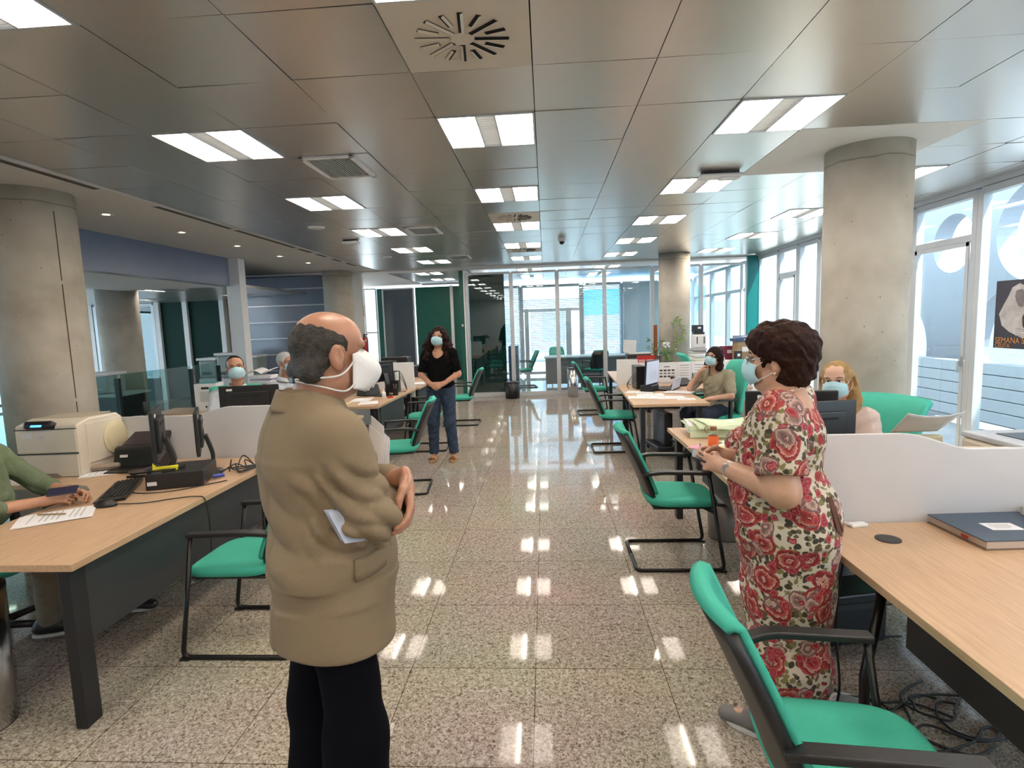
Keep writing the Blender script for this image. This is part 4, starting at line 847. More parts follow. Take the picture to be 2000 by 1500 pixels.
printed('white sheets at the near left corner of the laptop desk', (1.10, 6.46, .738), 1.45, n=2, lines=6)
printed('white sheets at the near right of the laptop desk', (1.40, 6.38, .738), 1.5, n=3, lines=8)
printed('stapled booklet beside the seated woman’s arm', (1.60, 6.80, .738), 1.1, n=6, lines=8)
printed('small white sheet at the front edge of the laptop desk', (1.55, 6.22, .738), 1.6, w=.15, l=.2, n=1, lines=5)
t = thing('computer_mouse', 'black computer mouse behind the laptop', 'mouse', (1.66, 7.35, .738)); o = MB().ball((0, 0, .004), (.05, .032, .034), 14).build('shell', M_black, t, smooth=True)
t = thing('desk_phone', 'black desk telephone in front of the pinned sheets', 'telephone', (1.83, 7.5, .738), .3); MB().prism([(-.1, 0), (.1, 0), (.1, .09), (-.1, .03)], -.1, .1, 'x').build('base', M_black, t, bevel=.008); MB().tube(rpath([(-.13, -.09, .07), (-.13, -.05, .09), (-.13, .06, .12), (-.13, .1, .10)], .03), .02).build('handset', M_black, t)
t = thing('thermos_cup', 'steel cup beside the desk telephone', 'cup', (1.97, 7.52, .738)); MB().lathe([(.036, 0), (.038, .005), (.038, .16), (.034, .165)], n=24).build('cup_body', M_chrome, t, smooth=False)
t = thing('pen_holder', 'black pen holder behind the slanted monitor', 'pen holder', (1.46, 7.6, .738)); MB().lathe([(.035, 0), (.035, .1), (.03, .1), (.03, .01)], n=20).build('cup', M_black, t)
for k in range(4): MB().tube([(0, 0, .02), (.02 * math.cos(k * 1.6), .02 * math.sin(k * 1.6), .16)], .004).build('pen', [M_black, M_dgrey, M_alu, M_red][k], t)
t = thing('wall_calendar', 'printed calendar sheet pinned on the partition, black picture blocks on it', 'calendar', (1.655, 7.737, .88)); MB().b2(-.125, .125, -.002, 0, -.115, .115).build('sheet', M_paper, t)
for a in range(4):
    for b in range(3): MB().box((-.08 + a * .054, -.0025, .045 - b * .042), (.04, .001, .022)).build('block', M_txt if b == 1 else M_dgrey, t)
MB().box((0, -.0025, .095), (.08, .001, .01)).build('title', M_dgrey, t)
for k, (x, w) in enumerate(((1.89, .16), (2.13, .26))):
    t = thing('pinned_sheet', ['narrow sheet pinned right of the calendar', 'lined form pinned beside the seated woman’s mask'][k], 'notice', (x, 7.737, .90), 0, 'sheets pinned on the partition'); MB().b2(-w / 2, w / 2, -.002, 0, -.12, .12).build('sheet', M_paper, t)
    for q in range(6): MB().box((0, -.0025, .09 - q * .035), (w * .8, .001, .006)).build('text_line', M_dgrey if q == 0 else M_txt, t)
t = thing('red_calendar', 'red desk calendar standing behind the partition', 'calendar', (1.38, 7.80, .98)); MB().b2(-.12, .12, 0, .01, 0, .155).build('board', M_red, t); 
for sx in (-1, 1): MB().b2(sx * .055 - .045, sx * .055 + .045, -.002, 0, .03, .10).build('month_sheet', mat('pale_red_paper', (.6, .35, .33)), t)
MB().b2(-.02, .02, .01, .05, -.24, 0.1).build('prop', M_black, t)
t = thing('computer_tower', 'black computer tower standing on the floor under the laptop desk', 'computer', (1.42, 6.9, 0), .15, 'computer towers'); MB().box((0, 0, .30), (.10, .42, .40)).build('case', M_blackm, t, bevel=.01); MB().box((-.051, 0, .3), (.003, .36, .34)).build('side_panel', M_dgrey, t); MB().box((0, 0, .07), (.28, .46, .06)).build('stand', M_black, t, bevel=.01)
for k, (sx, sy) in enumerate(((-1, -1), (1, -1), (1, 1), (-1, 1))): MB().box((sx * .12, sy * .2, .02), (.03, .03, .04)).build('foot', M_black, t)
cable('floor_cable', 'black cable running from the tower to the seated woman’s feet', [(1.45, 6.6, .2), (1.6, 6.5, .15), (1.8, 6.45, .25), (1.95, 6.5, .35)], .01)
t = thing('drawer_pedestal', 'brown wooden drawer pedestal behind the seated woman’s chair', 'drawer unit', (2.45, 7.25, 0)); MB().b2(-.2, .2, -.26, .26, .03, .60).build('carcass', mat('taupe_wood', (.42, .30, .22), .5, var=.05), t, bevel=.004)
for k in range(4):
    d = MB().b2(-.195, .195, -.275, -.262, .05 + k * .136, .175 + k * .136).build('drawer', mat('taupe_wood', (.42, .30, .22)), t, bevel=.003); 
MB().b2(-.2, .2, -.26, .26, .0, .03).build('plinth', M_black, t); MB().box((0, 0, .615), (.3, .3, .03)).build('paper_ream', M_paper, t)

# back right group of storage
def simple(name, label, cat, parts, loc, rz=0, grp=None):
    t = thing(name, label, cat, loc, rz, grp)
    for nm, c, d, m in parts: MB().box(c, d).build(nm, m, t, bevel=min(d) * .12)
    return t
M_card = mat('cardboard', (.38, .26, .15))
def cabinet(label, x, y, w, d, h, m, doors=2, grp='low cabinets'):
    t = thing('low_cabinet', label, 'cabinet', (x, y, 0), 0, grp); MB().b2(-w / 2, w / 2, -d / 2, d / 2, 0, h - .025).build('carcass', M_dgrey, t, bevel=.003); MB().b2(-w / 2 - .01, w / 2 + .01, -d / 2 - .01, d / 2 + .01, h - .025, h).build('top', m, t, bevel=.003)
    for k in range(doors):
        a = -w / 2 + .02 + k * (w - .04) / doors; o = MB().b2(a + .01, a + (w - .04) / doors - .01, -d / 2 - .015, -d / 2, .04, h - .05).build('door', m, t, bevel=.003); MB().box((a + (.05 if k else (w - .04) / doors - .05), -d / 2 - .025, h * .55), (.012, .02, .1)).build('handle', M_alu, o)
    return t
cabinet('low white cabinet with dark edges right of the seated woman', 3.14, 9.1, .62, .45, .93, M_white)
cabinet('low dark cabinet carrying the beige printer behind the seated woman', 2.56, 9.25 - .9 + .9, .5, .45, .72, M_white)
cabinet('low cabinet by the windows under the cardboard boxes', 3.75, 9.4, .6, .45, .80, M_white)
cabinet('low cabinet beside the far right desk with the black printer', 1.95, 10.35, .9, .45, .72, M_white)
simple('copier', 'beige printer behind the seated woman’s head', 'printer', [('body', (0, 0, .14), (.50, .42, .28), M_beige), ('lid', (0, 0, .295), (.46, .4, .04), M_lgrey), ('tray', (.02, -.24, .10), (.34, .1, .02), M_lgrey), ('slot', (0, -.212, .18), (.36, .008, .04), M_slotd)], (2.58, 9.15, .72))
simple('label_printer', 'white office machine with dark handles standing by the far right column', 'printer', [('body', (0, 0, .16), (.22, .22, .24), M_white), ('base', (0, 0, .02), (.24, .24, .04), M_lgrey), ('handle', (-.05, -.113, .18), (.014, .01, .12), M_black), ('grip', (.07, -.113, .18), (.014, .01, .12), M_black), ('top_tray', (0, 0, .30), (.18, .16, .04), M_black)], (2.66, 9.9, 1.06), 0)
simple('metal_shelf', 'narrow grey stand under the white office machine', 'stand', [('body', (0, 0, .53), (.26, .3, 1.06), M_lgrey), ('front', (0, -.152, .6), (.2, .006, .7), M_dgrey)], (2.66, 9.95, 0))
def strip_box(label, loc, rz, d, m=M_card, grp='boxes stacked by the windows'):
    t = thing('storage_box', label, 'box', loc, rz, grp); MB().box((0, 0, d[2] / 2), d).build('carton', m, t, bevel=.004); MB().box((0, 0, d[2] + .002), (d[0] * .98, .04, .002)).build('tape', M_cream2, t); MB().box((0, -d[1] / 2 - .001, d[2] * .6), (d[0] * .4, .002, d[2] * .25)).build('label_sticker', M_paper, t); return t
strip_box('tall cardboard box on the white cabinet', (3.14, 9.1, .93), 0, (.24, .25, .30))
strip_box('purple-red box leaning behind the seated woman', (2.98, 9.36, .93), .2, (.20, .15, .22), mat('dark_red_card', (.22, .03, .08), .5))
strip_box('blue folder box on top of the tall cardboard box', (3.16, 9.1, 1.232), .15, (.34, .25, .05), mat('blue_card', (.05, .09, .20), .5))
strip_box('pale blue file box under the highest blue folder box', (3.16, 9.1, 1.284), -.1, (.30, .22, .04), mat('pale_blue_card', (.30, .38, .55), .5))
strip_box('black box with white stripes in front of the cardboard box', (3.02, 8.95, .93), 0, (.10, .08, .16), M_black)
strip_box('dark bundle at the right end of the white cabinet', (3.38, 9.0, .93), .3, (.12, .2, .14), M_black)
strip_box('brown box on the cabinet by the windows', (3.7, 9.4, .80), .1, (.35, .28, .22))
strip_box('black and white box on top of the white office machine', (2.64, 9.88, 1.382), .3, (.16, .12, .12), M_black)
simple('inkjet_printer', 'black printer tray under a leaning white screen at the far right desk', 'printer', [('body', (0, 0, .07), (.42, .34, .12), M_black), ('tray', (-.03, -.18, .05), (.3, .12, .02), M_dgrey), ('scanner_lid', (.02, 0, .14), (.40, .32, .02), M_lgrey)], (1.68, 10.3, .72 + .16)); simple('printer_stand', 'small dark stand below the black printer tray', 'stand', [('body', (0, 0, .08), (.46, .38, .15), M_dgrey), ('shelf', (0, 0, .155), (.48, .4, .01), M_black)], (1.68, 10.3, .72))
t = thing('laptop_screen', 'pale upright screen on the black printer', 'screen', (1.55, 10.42, 1.03)); MB().box((0, 0, .12), (.24, .012, .22), rx=-.15, ry=.08).build('display', M_lgrey, t, bevel=.004); MB().box((0, -.03, .006), (.2, .12, .012)).build('foot', M_lgrey, t)

# plants
M_leaf = mat('leaf_green', (.10, .26, .05), .5, var=.3, scale=4)
def leaf(m, p, d, n, L_, w):
    d = Vector(d).normalized(); s = d.cross(Vector(n)).normalized(); P = Vector(p); nn = s.cross(d)
    m.add([P, P + d * L_ * .4 + s * w * .5 + nn * w * .12, P + d * L_, P + d * L_ * .4 - s * w * .5 + nn * w * .12, P + d * L_ * .45 - nn * w * .08], [(0, 1, 4), (1, 2, 4), (2, 3, 4), (3, 0, 4)])
def potted(label, x, y, zb, pole=True, seed=1, n=26, h=.6, grp='plants by the far right column'):
    t = thing('potted_plant', label, 'plant', (x, y, zb), 0, grp); r = random.Random(seed)
    MB().lathe([(.09, 0), (.12, .22), (.11, .22), (.10, .2)], n=24).build('pot', mat('pot_brown', (.12, .07, .05), .6), t); MB().lathe([(.10, .195), (.0, .2)], n=20).build('soil', mat('soil', (.03, .02, .015), .9), t)
    if pole: MB().tube([(0, 0, .19), (0, 0, h + .25)], .036, n=14).build('moss_pole', mat('coir_brown', (.28, .09, .035), .9, var=.2, bump=.6, bscale=90), t)
    m = MB()
    for k in range(n):
        a = r.uniform(0, 2 * PI); z = r.uniform(.2, h); q = r.uniform(.03, .12); leaf(m, (q * math.cos(a), q * math.sin(a), z), (math.cos(a), math.sin(a), r.uniform(-.6, .5)), (0, 0, 1), r.uniform(.07, .13), r.uniform(.05, .08))
    m.build('leaves', M_leaf, t); s = MB()
    for k in range(6): a = k * 1.1; s.tube(spline([(0, 0, .19), (.04 * math.cos(a), .04 * math.sin(a), .3), (.08 * math.cos(a), .08 * math.sin(a), h * .8)], 4), .004, n=5)
    s.build('stems', mat('stem_green', (.12, .2, .06), .6), t); return t
potted('climbing plant on a brown moss pole left of the far right column', 2.03, 10.45, .72, True, 2, 30, .55)
potted('leafy green plant beside the moss pole', 2.25, 10.85, .0, False, 5, 60, 1.05)
simple('flower_pot_white', 'small white flowers between the moss pole and the column', 'flowers', [('vase', (0, 0, .06), (.07, .07, .12), M_dgrey)], (2.2, 10.35, .72)); f = C.objects[-1].parent
m = MB(); 
for k in range(9): a = k * .7; m.ball((.05 * math.cos(a), .05 * math.sin(a), .40 + .03 * (k % 3)), .022, 8)
m.build('blossoms', M_white, f, smooth=True); m = MB()
for k in range(9): a = k * .7; m.tube([(0, 0, .1), (.05 * math.cos(a), .05 * math.sin(a), .40)], .003, n=5)
m.build('stalks', M_leaf, f)
t = thing('wall_vine', 'trailing vine hanging on the far right concrete column', 'plant', (2.57, 11.0, 0)); m = MB(); pts = [(-.06, -.02, 1.62), (0.02, -.02, 1.56), (.06, -.02, 1.42), (.09, 0, 1.33), (.04, -.02, 1.22), (-.03, -.02, 1.14), (-.08, -.02, 1.02), (-.14, 0, .95), (-.18, 0, .86)]; pts2 = [(-.06, -.02, 1.62), (-.09, -.02, 1.5), (-.08, -.02, 1.38), (-.04, -.02, 1.28), (0, -.02, 1.2)]
m.tube(spline(pts, 5), .004, n=5).tube(spline(pts2, 5), .004, n=5); m.build('vine_stem', mat('stem_green', (.12, .2, .06)), t); m = MB(); r = random.Random(4)
for p in spline(pts, 3) + spline(pts2, 2): leaf(m, p, (r.uniform(-1, 1), -.3, r.uniform(-1, .4)), (0, -1, .2), r.uniform(.06, .1), .05)
m.build('leaves', mat('pale_leaf', (.28, .40, .12), .5, var=.25, scale=4), t)

# left group items
def boxfile(label, loc, rz, w=.19, grp='white box files'):
    t = thing('box_file', label, 'box file', loc, rz, grp); MB().box((0, 0, .16), (w, .26, .32)).build('box', M_white, t, bevel=.003); MB().box((0, -.131, .27), (w * .35, .002, .025)).build('spine_print', M_black, t); MB().box((-w * .0, -.131, .17), (w * .5, .002, .12)).build('spine_label', M_lgrey, t); MB().lathe([(.012, 0), (.012, .002)], (0, -.132, .05), n=14, R=Matrix.Rotation(PI / 2, 3, 'X')).build('finger_hole', M_black, t)
    MB().box((0, 0, .322), (w * .9, .24, .004)).build('flap', mat('teal_edge', (.1, .35, .36), .5), t); return t
cabinet('low wood-topped cabinet behind the left partition, a box file on it', -4.15, 6.3, .9, .5, .74, M_wood)
boxfile('white box file left of the man in the white shirt', (-4.02, 6.35, .74), math.radians(12), .24)
desk('beech side desk covered with papers near the glass balustrade', [(-4.7, 5.0), (-3.95, 5.0), (-3.95, 6.0), (-4.7, 6.0)], [(-4.62, 5.08), (-4.03, 5.08), (-4.03, 5.9), (-4.62, 5.9)], [])
for k, (x, y, z, a) in enumerate(((-4.45, 5.25, .738, .3), (-4.3, 5.5, .738, 1.2), (-4.5, 5.72, .738, .8), (-4.15, 5.25, .738, .2))): sheets('loose_papers', f'loose papers on the side desk before the balustrade, {["left", "middle", "far", "right"][k]} heap', (x, y, z), a, n=5, spread=.05, jit=.6, m=[M_paper, M_pg, M_paper, mat('pale_pink_paper', (.75, .6, .68), .7)], curl=.01)
t = thing('paper_stack', 'tall bundle of papers with purple folders behind the man in the white shirt', 'papers', (-3.72, 7.05, .74)); r = random.Random(8)
for k in range(16): MB().box((r.uniform(-.02, .02), r.uniform(-.02, .02), .014 + k * .021), (.30, .22, .019), rz=r.uniform(-.12, .12)).build('bundle', [M_paper, mat('lilac_card', (.42, .36, .52), .6), M_paper][k % 3], t, bevel=.003)
m = MB(); m.grid(lambda u, v: (.34 * (u - .5), .24 * (v - .5), .36 + .05 * abs(math.sin(u * 5)) + .02 * v), 12, 4); m.build('crumpled_sheet', M_paper, t, solid=.002)
cabinet('low cabinet carrying the tall paper bundle', -3.75, 7.05 - .02, .66, .5, .74, M_white)
simple('office_copier', 'light grey copier with a green stripe behind the white face mask', 'printer', [('body', (0, 0, .40), (.50, .5, .80), M_lgrey), ('upper', (0, 0, .92), (.50, .46, .24), M_lgrey), ('stripe', (0, -.235, .97), (.48, .008, .02), mat('green_stripe', (.05, .35, .22))), ('lid', (0, 0, 1.06), (.48, .44, .04), M_white), ('tray', (0, -.3, .84), (.4, .16, .02), M_white)], (-3.15, 9.3, 0), .05)
cabinet('low dark cabinet under the black printer, before the recess', -2.75, 10.2, .9, .45, .92, M_dgrey)
simple('inkjet_printer', 'wide black printer on the dark cabinet left of the woman in black', 'printer', [('body', (0, 0, .09), (.50, .36, .17), M_black), ('slot', (-.08, -.181, .09), (.26, .004, .06), mat('slate_grey', (.12, .12, .12))), ('tag', (.16, -.02, .182), (.09, .06, .006), M_paper), ('tray', (-.08, -.2, .03), (.26, .06, .01), M_dgrey)], (-2.76, 10.1, .92))
sheets('loose_papers', 'papers with a red folder on the corner of the left desk', (-2.16, 6.55, .738), .25, n=5, m=[mat('red_folder', (.6, .12, .08), .6), M_paper, M_paper])
sheets('loose_papers', 'white papers in the middle of the left desk with the monitor', (-2.35, 6.85, .738), .1, n=4)
sheets('loose_papers', 'pale yellow papers on the left desk behind the jacket shoulder', (-2.5, 6.5, .738), .1, n=3, m=[mat('pale_yellow_paper', (.75, .68, .38)), M_paper])
sheets('loose_papers', 'heap of papers on the far left desk behind the white partition', (-2.05, 8.6, .738), .2, n=10, spread=.04, jit=.3)
t = thing('stamp_pad', 'round red stamp pad on the left desk', 'stamp pad', (-2.03, 7.03, .738)); MB().lathe([(.04, 0), (.042, .012), (.03, .018)], n=24).build('tin', M_red, t)
t = thing('sanitizer_bottle', 'small white bottle beside the red stamp pad', 'bottle', (-2.14, 7.12, .738)); MB().lathe([(.026, 0), (.028, .05), (.012, .075), (.012, .09)], n=18).build('bottle_body', M_white, t, smooth=False); MB().lathe([(.010, .09), (.010, .105)], n=12).build('cap', M_white, t)
t = thing('pen_holder', 'black pen holder with coloured pens behind the red stamp pad', 'pen holder', (-2.02, 7.25, .738)); MB().lathe([(.035, 0), (.035, .1), (.03, .1), (.03, .01)], n=20).build('cup', M_black, t)
for k in range(5): MB().tube([(0, 0, .02), (.03 * math.cos(k * 1.3), .02 * math.sin(k * 1.3), .15)], .004).build('pen', [M_black, M_cream2, M_alu, M_red, M_leaf][k], t)
for k in range(4): cable('power_cable', f'thin cable looping against the white partition on the left desk, {["first", "second", "third", "fourth"][k]} loop', [(-2.12, 7.75, .95), (-2.05, 7.7, 1.0 - k * .03), (-1.99, 7.68, .85 - k * .02), (-1.96, 7.6, .76), (-2.05 + k * .02, 7.6, .742)], .003)
t = thing('docking_station', 'black upright dock behind the monitor on the left desk', 'dock', (-2.15, 7.62, .738)); MB().box((0, 0, .15), (.18, .14, .30)).build('case', M_black, t, bevel=.01); MB().box((.07, -.05, .23), (.05, .05, .12)).build('white_charger', M_white, t, bevel=.01)
for k in range(4): cable('power_cable', f'pale cable bundle hanging under the left desk with the monitor, strand {["one", "two", "three", "four"][k]}', [(-2.15, 7.8, .70), (-2.10 + k * .02, 7.75, .5), (-2.12, 7.72 + k * .02, .35), (-2.04 + k * .02, 7.7, .28), (-2.1, 7.68, .2)], .006, M_beige)
# other wing furniture
simple('office_printer', 'white printer on a dark desk in the far left wing', 'printer', [('body', (0, 0, .15), (.42, .4, .28), M_lgrey), ('lid', (0, 0, .31), (.46, .42, .04), M_white), ('tray', (0, -.23, .08), (.3, .1, .02), M_white)], (-7.0, 8.35, .76), .1)
t = thing('office_table', 'dark panelled table below the printer in the far left wing', 'table', (-7.0, 8.35, 0)); MB().b2(-.7, .5, -.35, .35, .73, .76).build('tabletop', M_white, t); MB().b2(-.66, .46, -.33, -.30, .05, .72).build('front_panel', M_dgrey, t); 
for sx in (-.64, .44): MB().b2(sx - .03, sx + .03, -.3, .3, 0, .73).build('leg', M_blackm, t)
for k, (x, y, h) in enumerate(((-7.22, 11.6, 1.12), (-6.76, 11.5, 1.22), (-6.30, 11.6, 1.15))): simple('photocopier', ['left grey-green photocopier in the far wing before the green wall', 'middle tall photocopier with a light lid in the far wing', 'right grey-green photocopier in the far wing'][k], 'photocopier', [('body', (0, 0, .35), (.40, .5, .70), M_lgrey), ('upper', (0, .02, .70 + (h - .74) / 2), (.38, .46, h - .74), mat('grey_green_plastic', (.30, .36, .35), .5)), ('lid', (0, 0, h - .02), (.42, .5, .05), M_white), ('panel', (.0, -.25, .8), (.2, .02, .06), M_dgrey)], (x, y, 0), .05, 'photocopiers in the far wing')
# room behind the glass
simple('office_table', 'grey desk behind the glass partition', 'table', [('tabletop', (0, 0, .73), (2.2, .8, .03), M_lgrey), ('front_panel', (0, -.36, .38), (2.1, .02, .66), mat('mid_grey_panel', (.16, .16, .17), .5)), ('end_panel', (-1.06, 0, .36), (.03, .7, .72), M_lgrey), ('side_panel', (1.06, 0, .36), (.03, .7, .72), M_lgrey)], (1.05, 14.6, 0))
for k, (x, y, a) in enumerate(((.35, 15.5, 190), (1.2, 13.75, 20), (-.55, 14.2, 100))): dup(VC, (x, y, 0), math.radians(a), ['dark visitor chair behind the grey desk, beyond the glass partition', 'visitor chair before the grey desk, beyond the glass partition', 'visitor chair at the left inside the room behind the glass'][k])
t = thing('filing_cabinet', 'blue-grey cabinet inside the glass room beside the dark green panel', 'cabinet', (-.78, 13.6, 0)); MB().b2(-.12, .12, -.3, .3, 0, 1.1).build('carcass', M_band, t, bevel=.004); MB().b2(-.12, .12, -.32, -.3, .05, 1.05).build('door', M_band, t)
# beams of cable and sockets under the near left desk
t = thing('cable_box', 'black wire basket with tangled plugs under the near left desk end', 'cable tray', (-1.72, 3.62, 0)); MB().box((0, 0, .25), (.26, .16, .02)).build('shelf', M_black, t)
for k in range(8): MB().tube(spline([(-.12 + .03 * k, -.06, .26), (-.1 + .03 * k, .04 * (k % 3 - 1), .38), (-.06 + .02 * k, .02, .30), (-.1 + .025 * k, .05, .45)], 5), .006).build('plug_cable', M_rubber, t, smooth=True)
for sx in (-1, 1):
    for sy in (-1, 1): MB().box((sx * .12, sy * .07, .13), (.02, .02, .26)).build('leg', M_black, t)
MB().box((.0, -.03, .46), (.2, .08, .03)).build('power_strip', M_black, t)
# ================================================================== smooth solid modelling (distance fields -> one continuous surface)
class Field:
    def __init__(s, lo, hi, h):
        s.lo = np.array(lo, np.float32); s.h = h; s.n = np.maximum(4, np.ceil((np.array(hi) - lo) / h).astype(int) + 1)
        s.F = np.full(tuple(s.n), .12, np.float32)
    def sub(s, lo, hi):
        a = np.clip(np.floor((np.array(lo) - s.lo) / s.h).astype(int), 0, s.n - 1); b = np.clip(np.ceil((np.array(hi) - s.lo) / s.h).astype(int) + 1, 1, s.n)
        if np.any(b <= a): return None, None
        ax = [s.lo[i] + s.h * np.arange(a[i], b[i], dtype=np.float32) for i in range(3)]
        X, Y, Z = np.meshgrid(*ax, indexing='ij', sparse=True); return (slice(a[0], b[0]), slice(a[1], b[1]), slice(a[2], b[2])), (X, Y, Z)
    def comb(s, sl, d, k, op):
        f = s.F[sl]
        if op == 'add':
            hh = np.clip(.5 + .5 * (f - d) / k, 0, 1); s.F[sl] = f * (1 - hh) + d * hh - k * hh * (1 - hh)
        elif op == 'sub':
            hh = np.clip(.5 - .5 * (f + d) / k, 0, 1); s.F[sl] = f * (1 - hh) - d * hh + k * hh * (1 - hh)
        elif op == 'disp': s.F[sl] = f + d
    def cap(s, a, b, ra, rb=None, k=.03, op='add', flat=None):
        """tapered capsule; flat=(dir, factor) squashes it along a direction"""
        rb = ra if rb is None else rb; a = np.array(a, np.float32); b = np.array(b, np.float32); m = max(ra, rb) * (1.3 if flat is not None else 1) + k + .03
        sl, P = s.sub(np.minimum(a, b) - m, np.maximum(a, b) + m)
        if sl is None: return s
        ba = b - a; L = float(ba @ ba) + 1e-9; px, py, pz = P[0] - a[0], P[1] - a[1], P[2] - a[2]
        t = np.clip((px * ba[0] + py * ba[1] + pz * ba[2]) / L, 0, 1); qx, qy, qz = px - ba[0] * t, py - ba[1] * t, pz - ba[2] * t
        if flat is not None:
            u, fac = flat; u = np.array(u, np.float32); u = u / np.linalg.norm(u); pr = qx * u[0] + qy * u[1] + qz * u[2]; e = (1 / fac - 1)
            d = np.sqrt(np.maximum(qx * qx + qy * qy + qz * qz + pr * pr * (e * e + 2 * e), 1e-12)) - (ra + (rb - ra) * t); d = d * (fac if fac < 1 else 1)
        else: d = np.sqrt(qx * qx + qy * qy + qz * qz) - (ra + (rb - ra) * t)
        s.comb(sl, d, k, op); return s
    def ell(s, c, r, R=None, k=.03, op='add'):
        c = np.array(c, np.float32); r = np.array(r, np.float32); R = np.eye(3) if R is None else np.array(R); ext = np.sqrt(((R * r) ** 2).sum(1)) + k + .03
        sl, P = s.sub(c - ext, c + ext)
        if sl is None: return s
        x, y, z = P[0] - c[0], P[1] - c[1], P[2] - c[2]; q = [R[0, i] * x + R[1, i] * y + R[2, i] * z for i in range(3)]
        k0 = np.sqrt(sum((q[i] / r[i]) ** 2 for i in range(3))) + 1e-6; k1 = np.sqrt(sum((q[i] / r[i] ** 2) ** 2 for i in range(3))) + 1e-6
        s.comb(sl, k0 * (k0 - 1) / k1, k, op); return s
    def plane(s, p, n, k=.01, lo=None, hi=None):
        """cut away the side the normal points to"""
        n = np.array(n, np.float32); n /= np.linalg.norm(n); hi_all = s.lo + s.h * (s.n - 1)
        sl, P = s.sub(s.lo if lo is None else lo, hi_all if hi is None else hi)
        if sl is None: return s
        d = (P[0] - p[0]) * n[0] + (P[1] - p[1]) * n[1] + (P[2] - p[2]) * n[2]; s.comb(sl, -d, k, 'sub'); return s
    def disp(s, fn, lo=None, hi=None):
        sl, P = s.sub(s.lo if lo is None else lo, (s.lo + s.h * (s.n - 1)) if hi is None else hi)
        if sl is not None: s.F[sl] = s.F[sl] + fn(*P)
        return s
    def at(s, p):
        i = np.clip(((np.array(p) - s.lo) / s.h).round().astype(int), 0, s.n - 1); return float(s.F[tuple(i)])
    def push(s, p, c, gap=.004):
        """move p away from c until it lies on the surface"""
        p = np.array(p, float); d = p - np.array(c, float); d /= np.linalg.norm(d)
        for _ in range(60):
            if s.at(p) > gap: break
            p = p + d * .003
        return tuple(p)
    def mesh(s):
        F = s.F; F[0], F[-1], F[:, 0], F[:, -1], F[:, :, 0], F[:, :, -1] = .1, .1, .1, .1, .1, .1
        I = F < 0; nx, ny, nz = F.shape; cid = lambda i, j, k: (i * ny + j) * nz + k; ids, pos, quads = [], [], []
        for ax in range(3):
            A = [slice(None)] * 3; B = [slice(None)] * 3; A[ax] = slice(0, -1); B[ax] = slice(1, None); e = np.argwhere(I[tuple(A)] != I[tuple(B)])
            if not len(e): continue
            e2 = e.copy(); e2[:, ax] += 1; fa = F[e[:, 0], e[:, 1], e[:, 2]]; fb = F[e2[:, 0], e2[:, 1], e2[:, 2]]; t = fa / (fa - fb)
            p = e.astype(np.float64); p[:, ax] += t; u, v = (ax + 1) % 3, (ax + 2) % 3; q = []
            for du, dv in ((1, 1), (0, 1), (0, 0), (1, 0)):
                c = e.copy(); c[:, u] -= du; c[:, v] -= dv; cc = cid(c[:, 0], c[:, 1], c[:, 2]); ids.append(cc); pos.append(p); q.append(cc)
            q = np.stack(q, 1); flip = fa > 0; q[flip] = q[flip][:, ::-1]; quads.append(q)
        ids = np.concatenate(ids); pos = np.concatenate(pos); quads = np.concatenate(quads); un, inv = np.unique(ids, return_inverse=True); cnt = np.bincount(inv)
        V = np.stack([np.bincount(inv, pos[:, i]) / cnt for i in range(3)], 1) * s.h + s.lo; Q = np.searchsorted(un, quads)
        return V, Q
def field_obj(name, F, mats, parent=None, extra=None, smooth_it=1, matfn=None):
    V, Q = F.mesh() if isinstance(F, Field) else F
    for _ in range(smooth_it):       # light relaxation
        S_ = np.zeros_like(V); n_ = np.zeros(len(V))
        for a, b in ((0, 1), (1, 2), (2, 3), (3, 0)):
            for x, y in ((a, b), (b, a)):
                for i in range(3): S_[:, i] += np.bincount(Q[:, x], V[Q[:, y], i], len(V))
                n_ += np.bincount(Q[:, x], minlength=len(V))
        V = V * .5 + .5 * S_ / n_[:, None]
    mi = np.zeros(len(Q), int)
    if matfn is not None: mi = matfn(V[Q].mean(1))
    vs, fs = V.tolist(), Q.tolist(); mi = mi.tolist()
    if extra is not None:
        o_ = len(vs); vs += [list(v) for v in extra.v]; fs += [[o_ + i for i in f] for f in extra.f]; mi += extra.mi
    me = bpy.data.meshes.new(name); me.from_pydata(vs, [], fs); ms = mats if isinstance(mats, (list, tuple)) else [mats]
    for m in ms: me.materials.append(m)
    if len(ms) > 1: me.polygons.foreach_set('material_index', mi)
    me.polygons.foreach_set('use_smooth', [True] * len(me.polygons)); me.update(); o = bpy.data.objects.new(name, me); C.objects.link(o)
    if parent: o.parent = parent
    return o

def eul(yaw=0, pitch=0, roll=0):
    """head / part rotation: yaw left positive, pitch up positive, roll to the right positive (degrees)"""
    y, p, r = map(math.radians, (yaw, pitch, roll))
    return np.array(Matrix.Rotation(y, 3, 'Z') @ Matrix.Rotation(p, 3, 'X') @ Matrix.Rotation(r, 3, 'Y'))

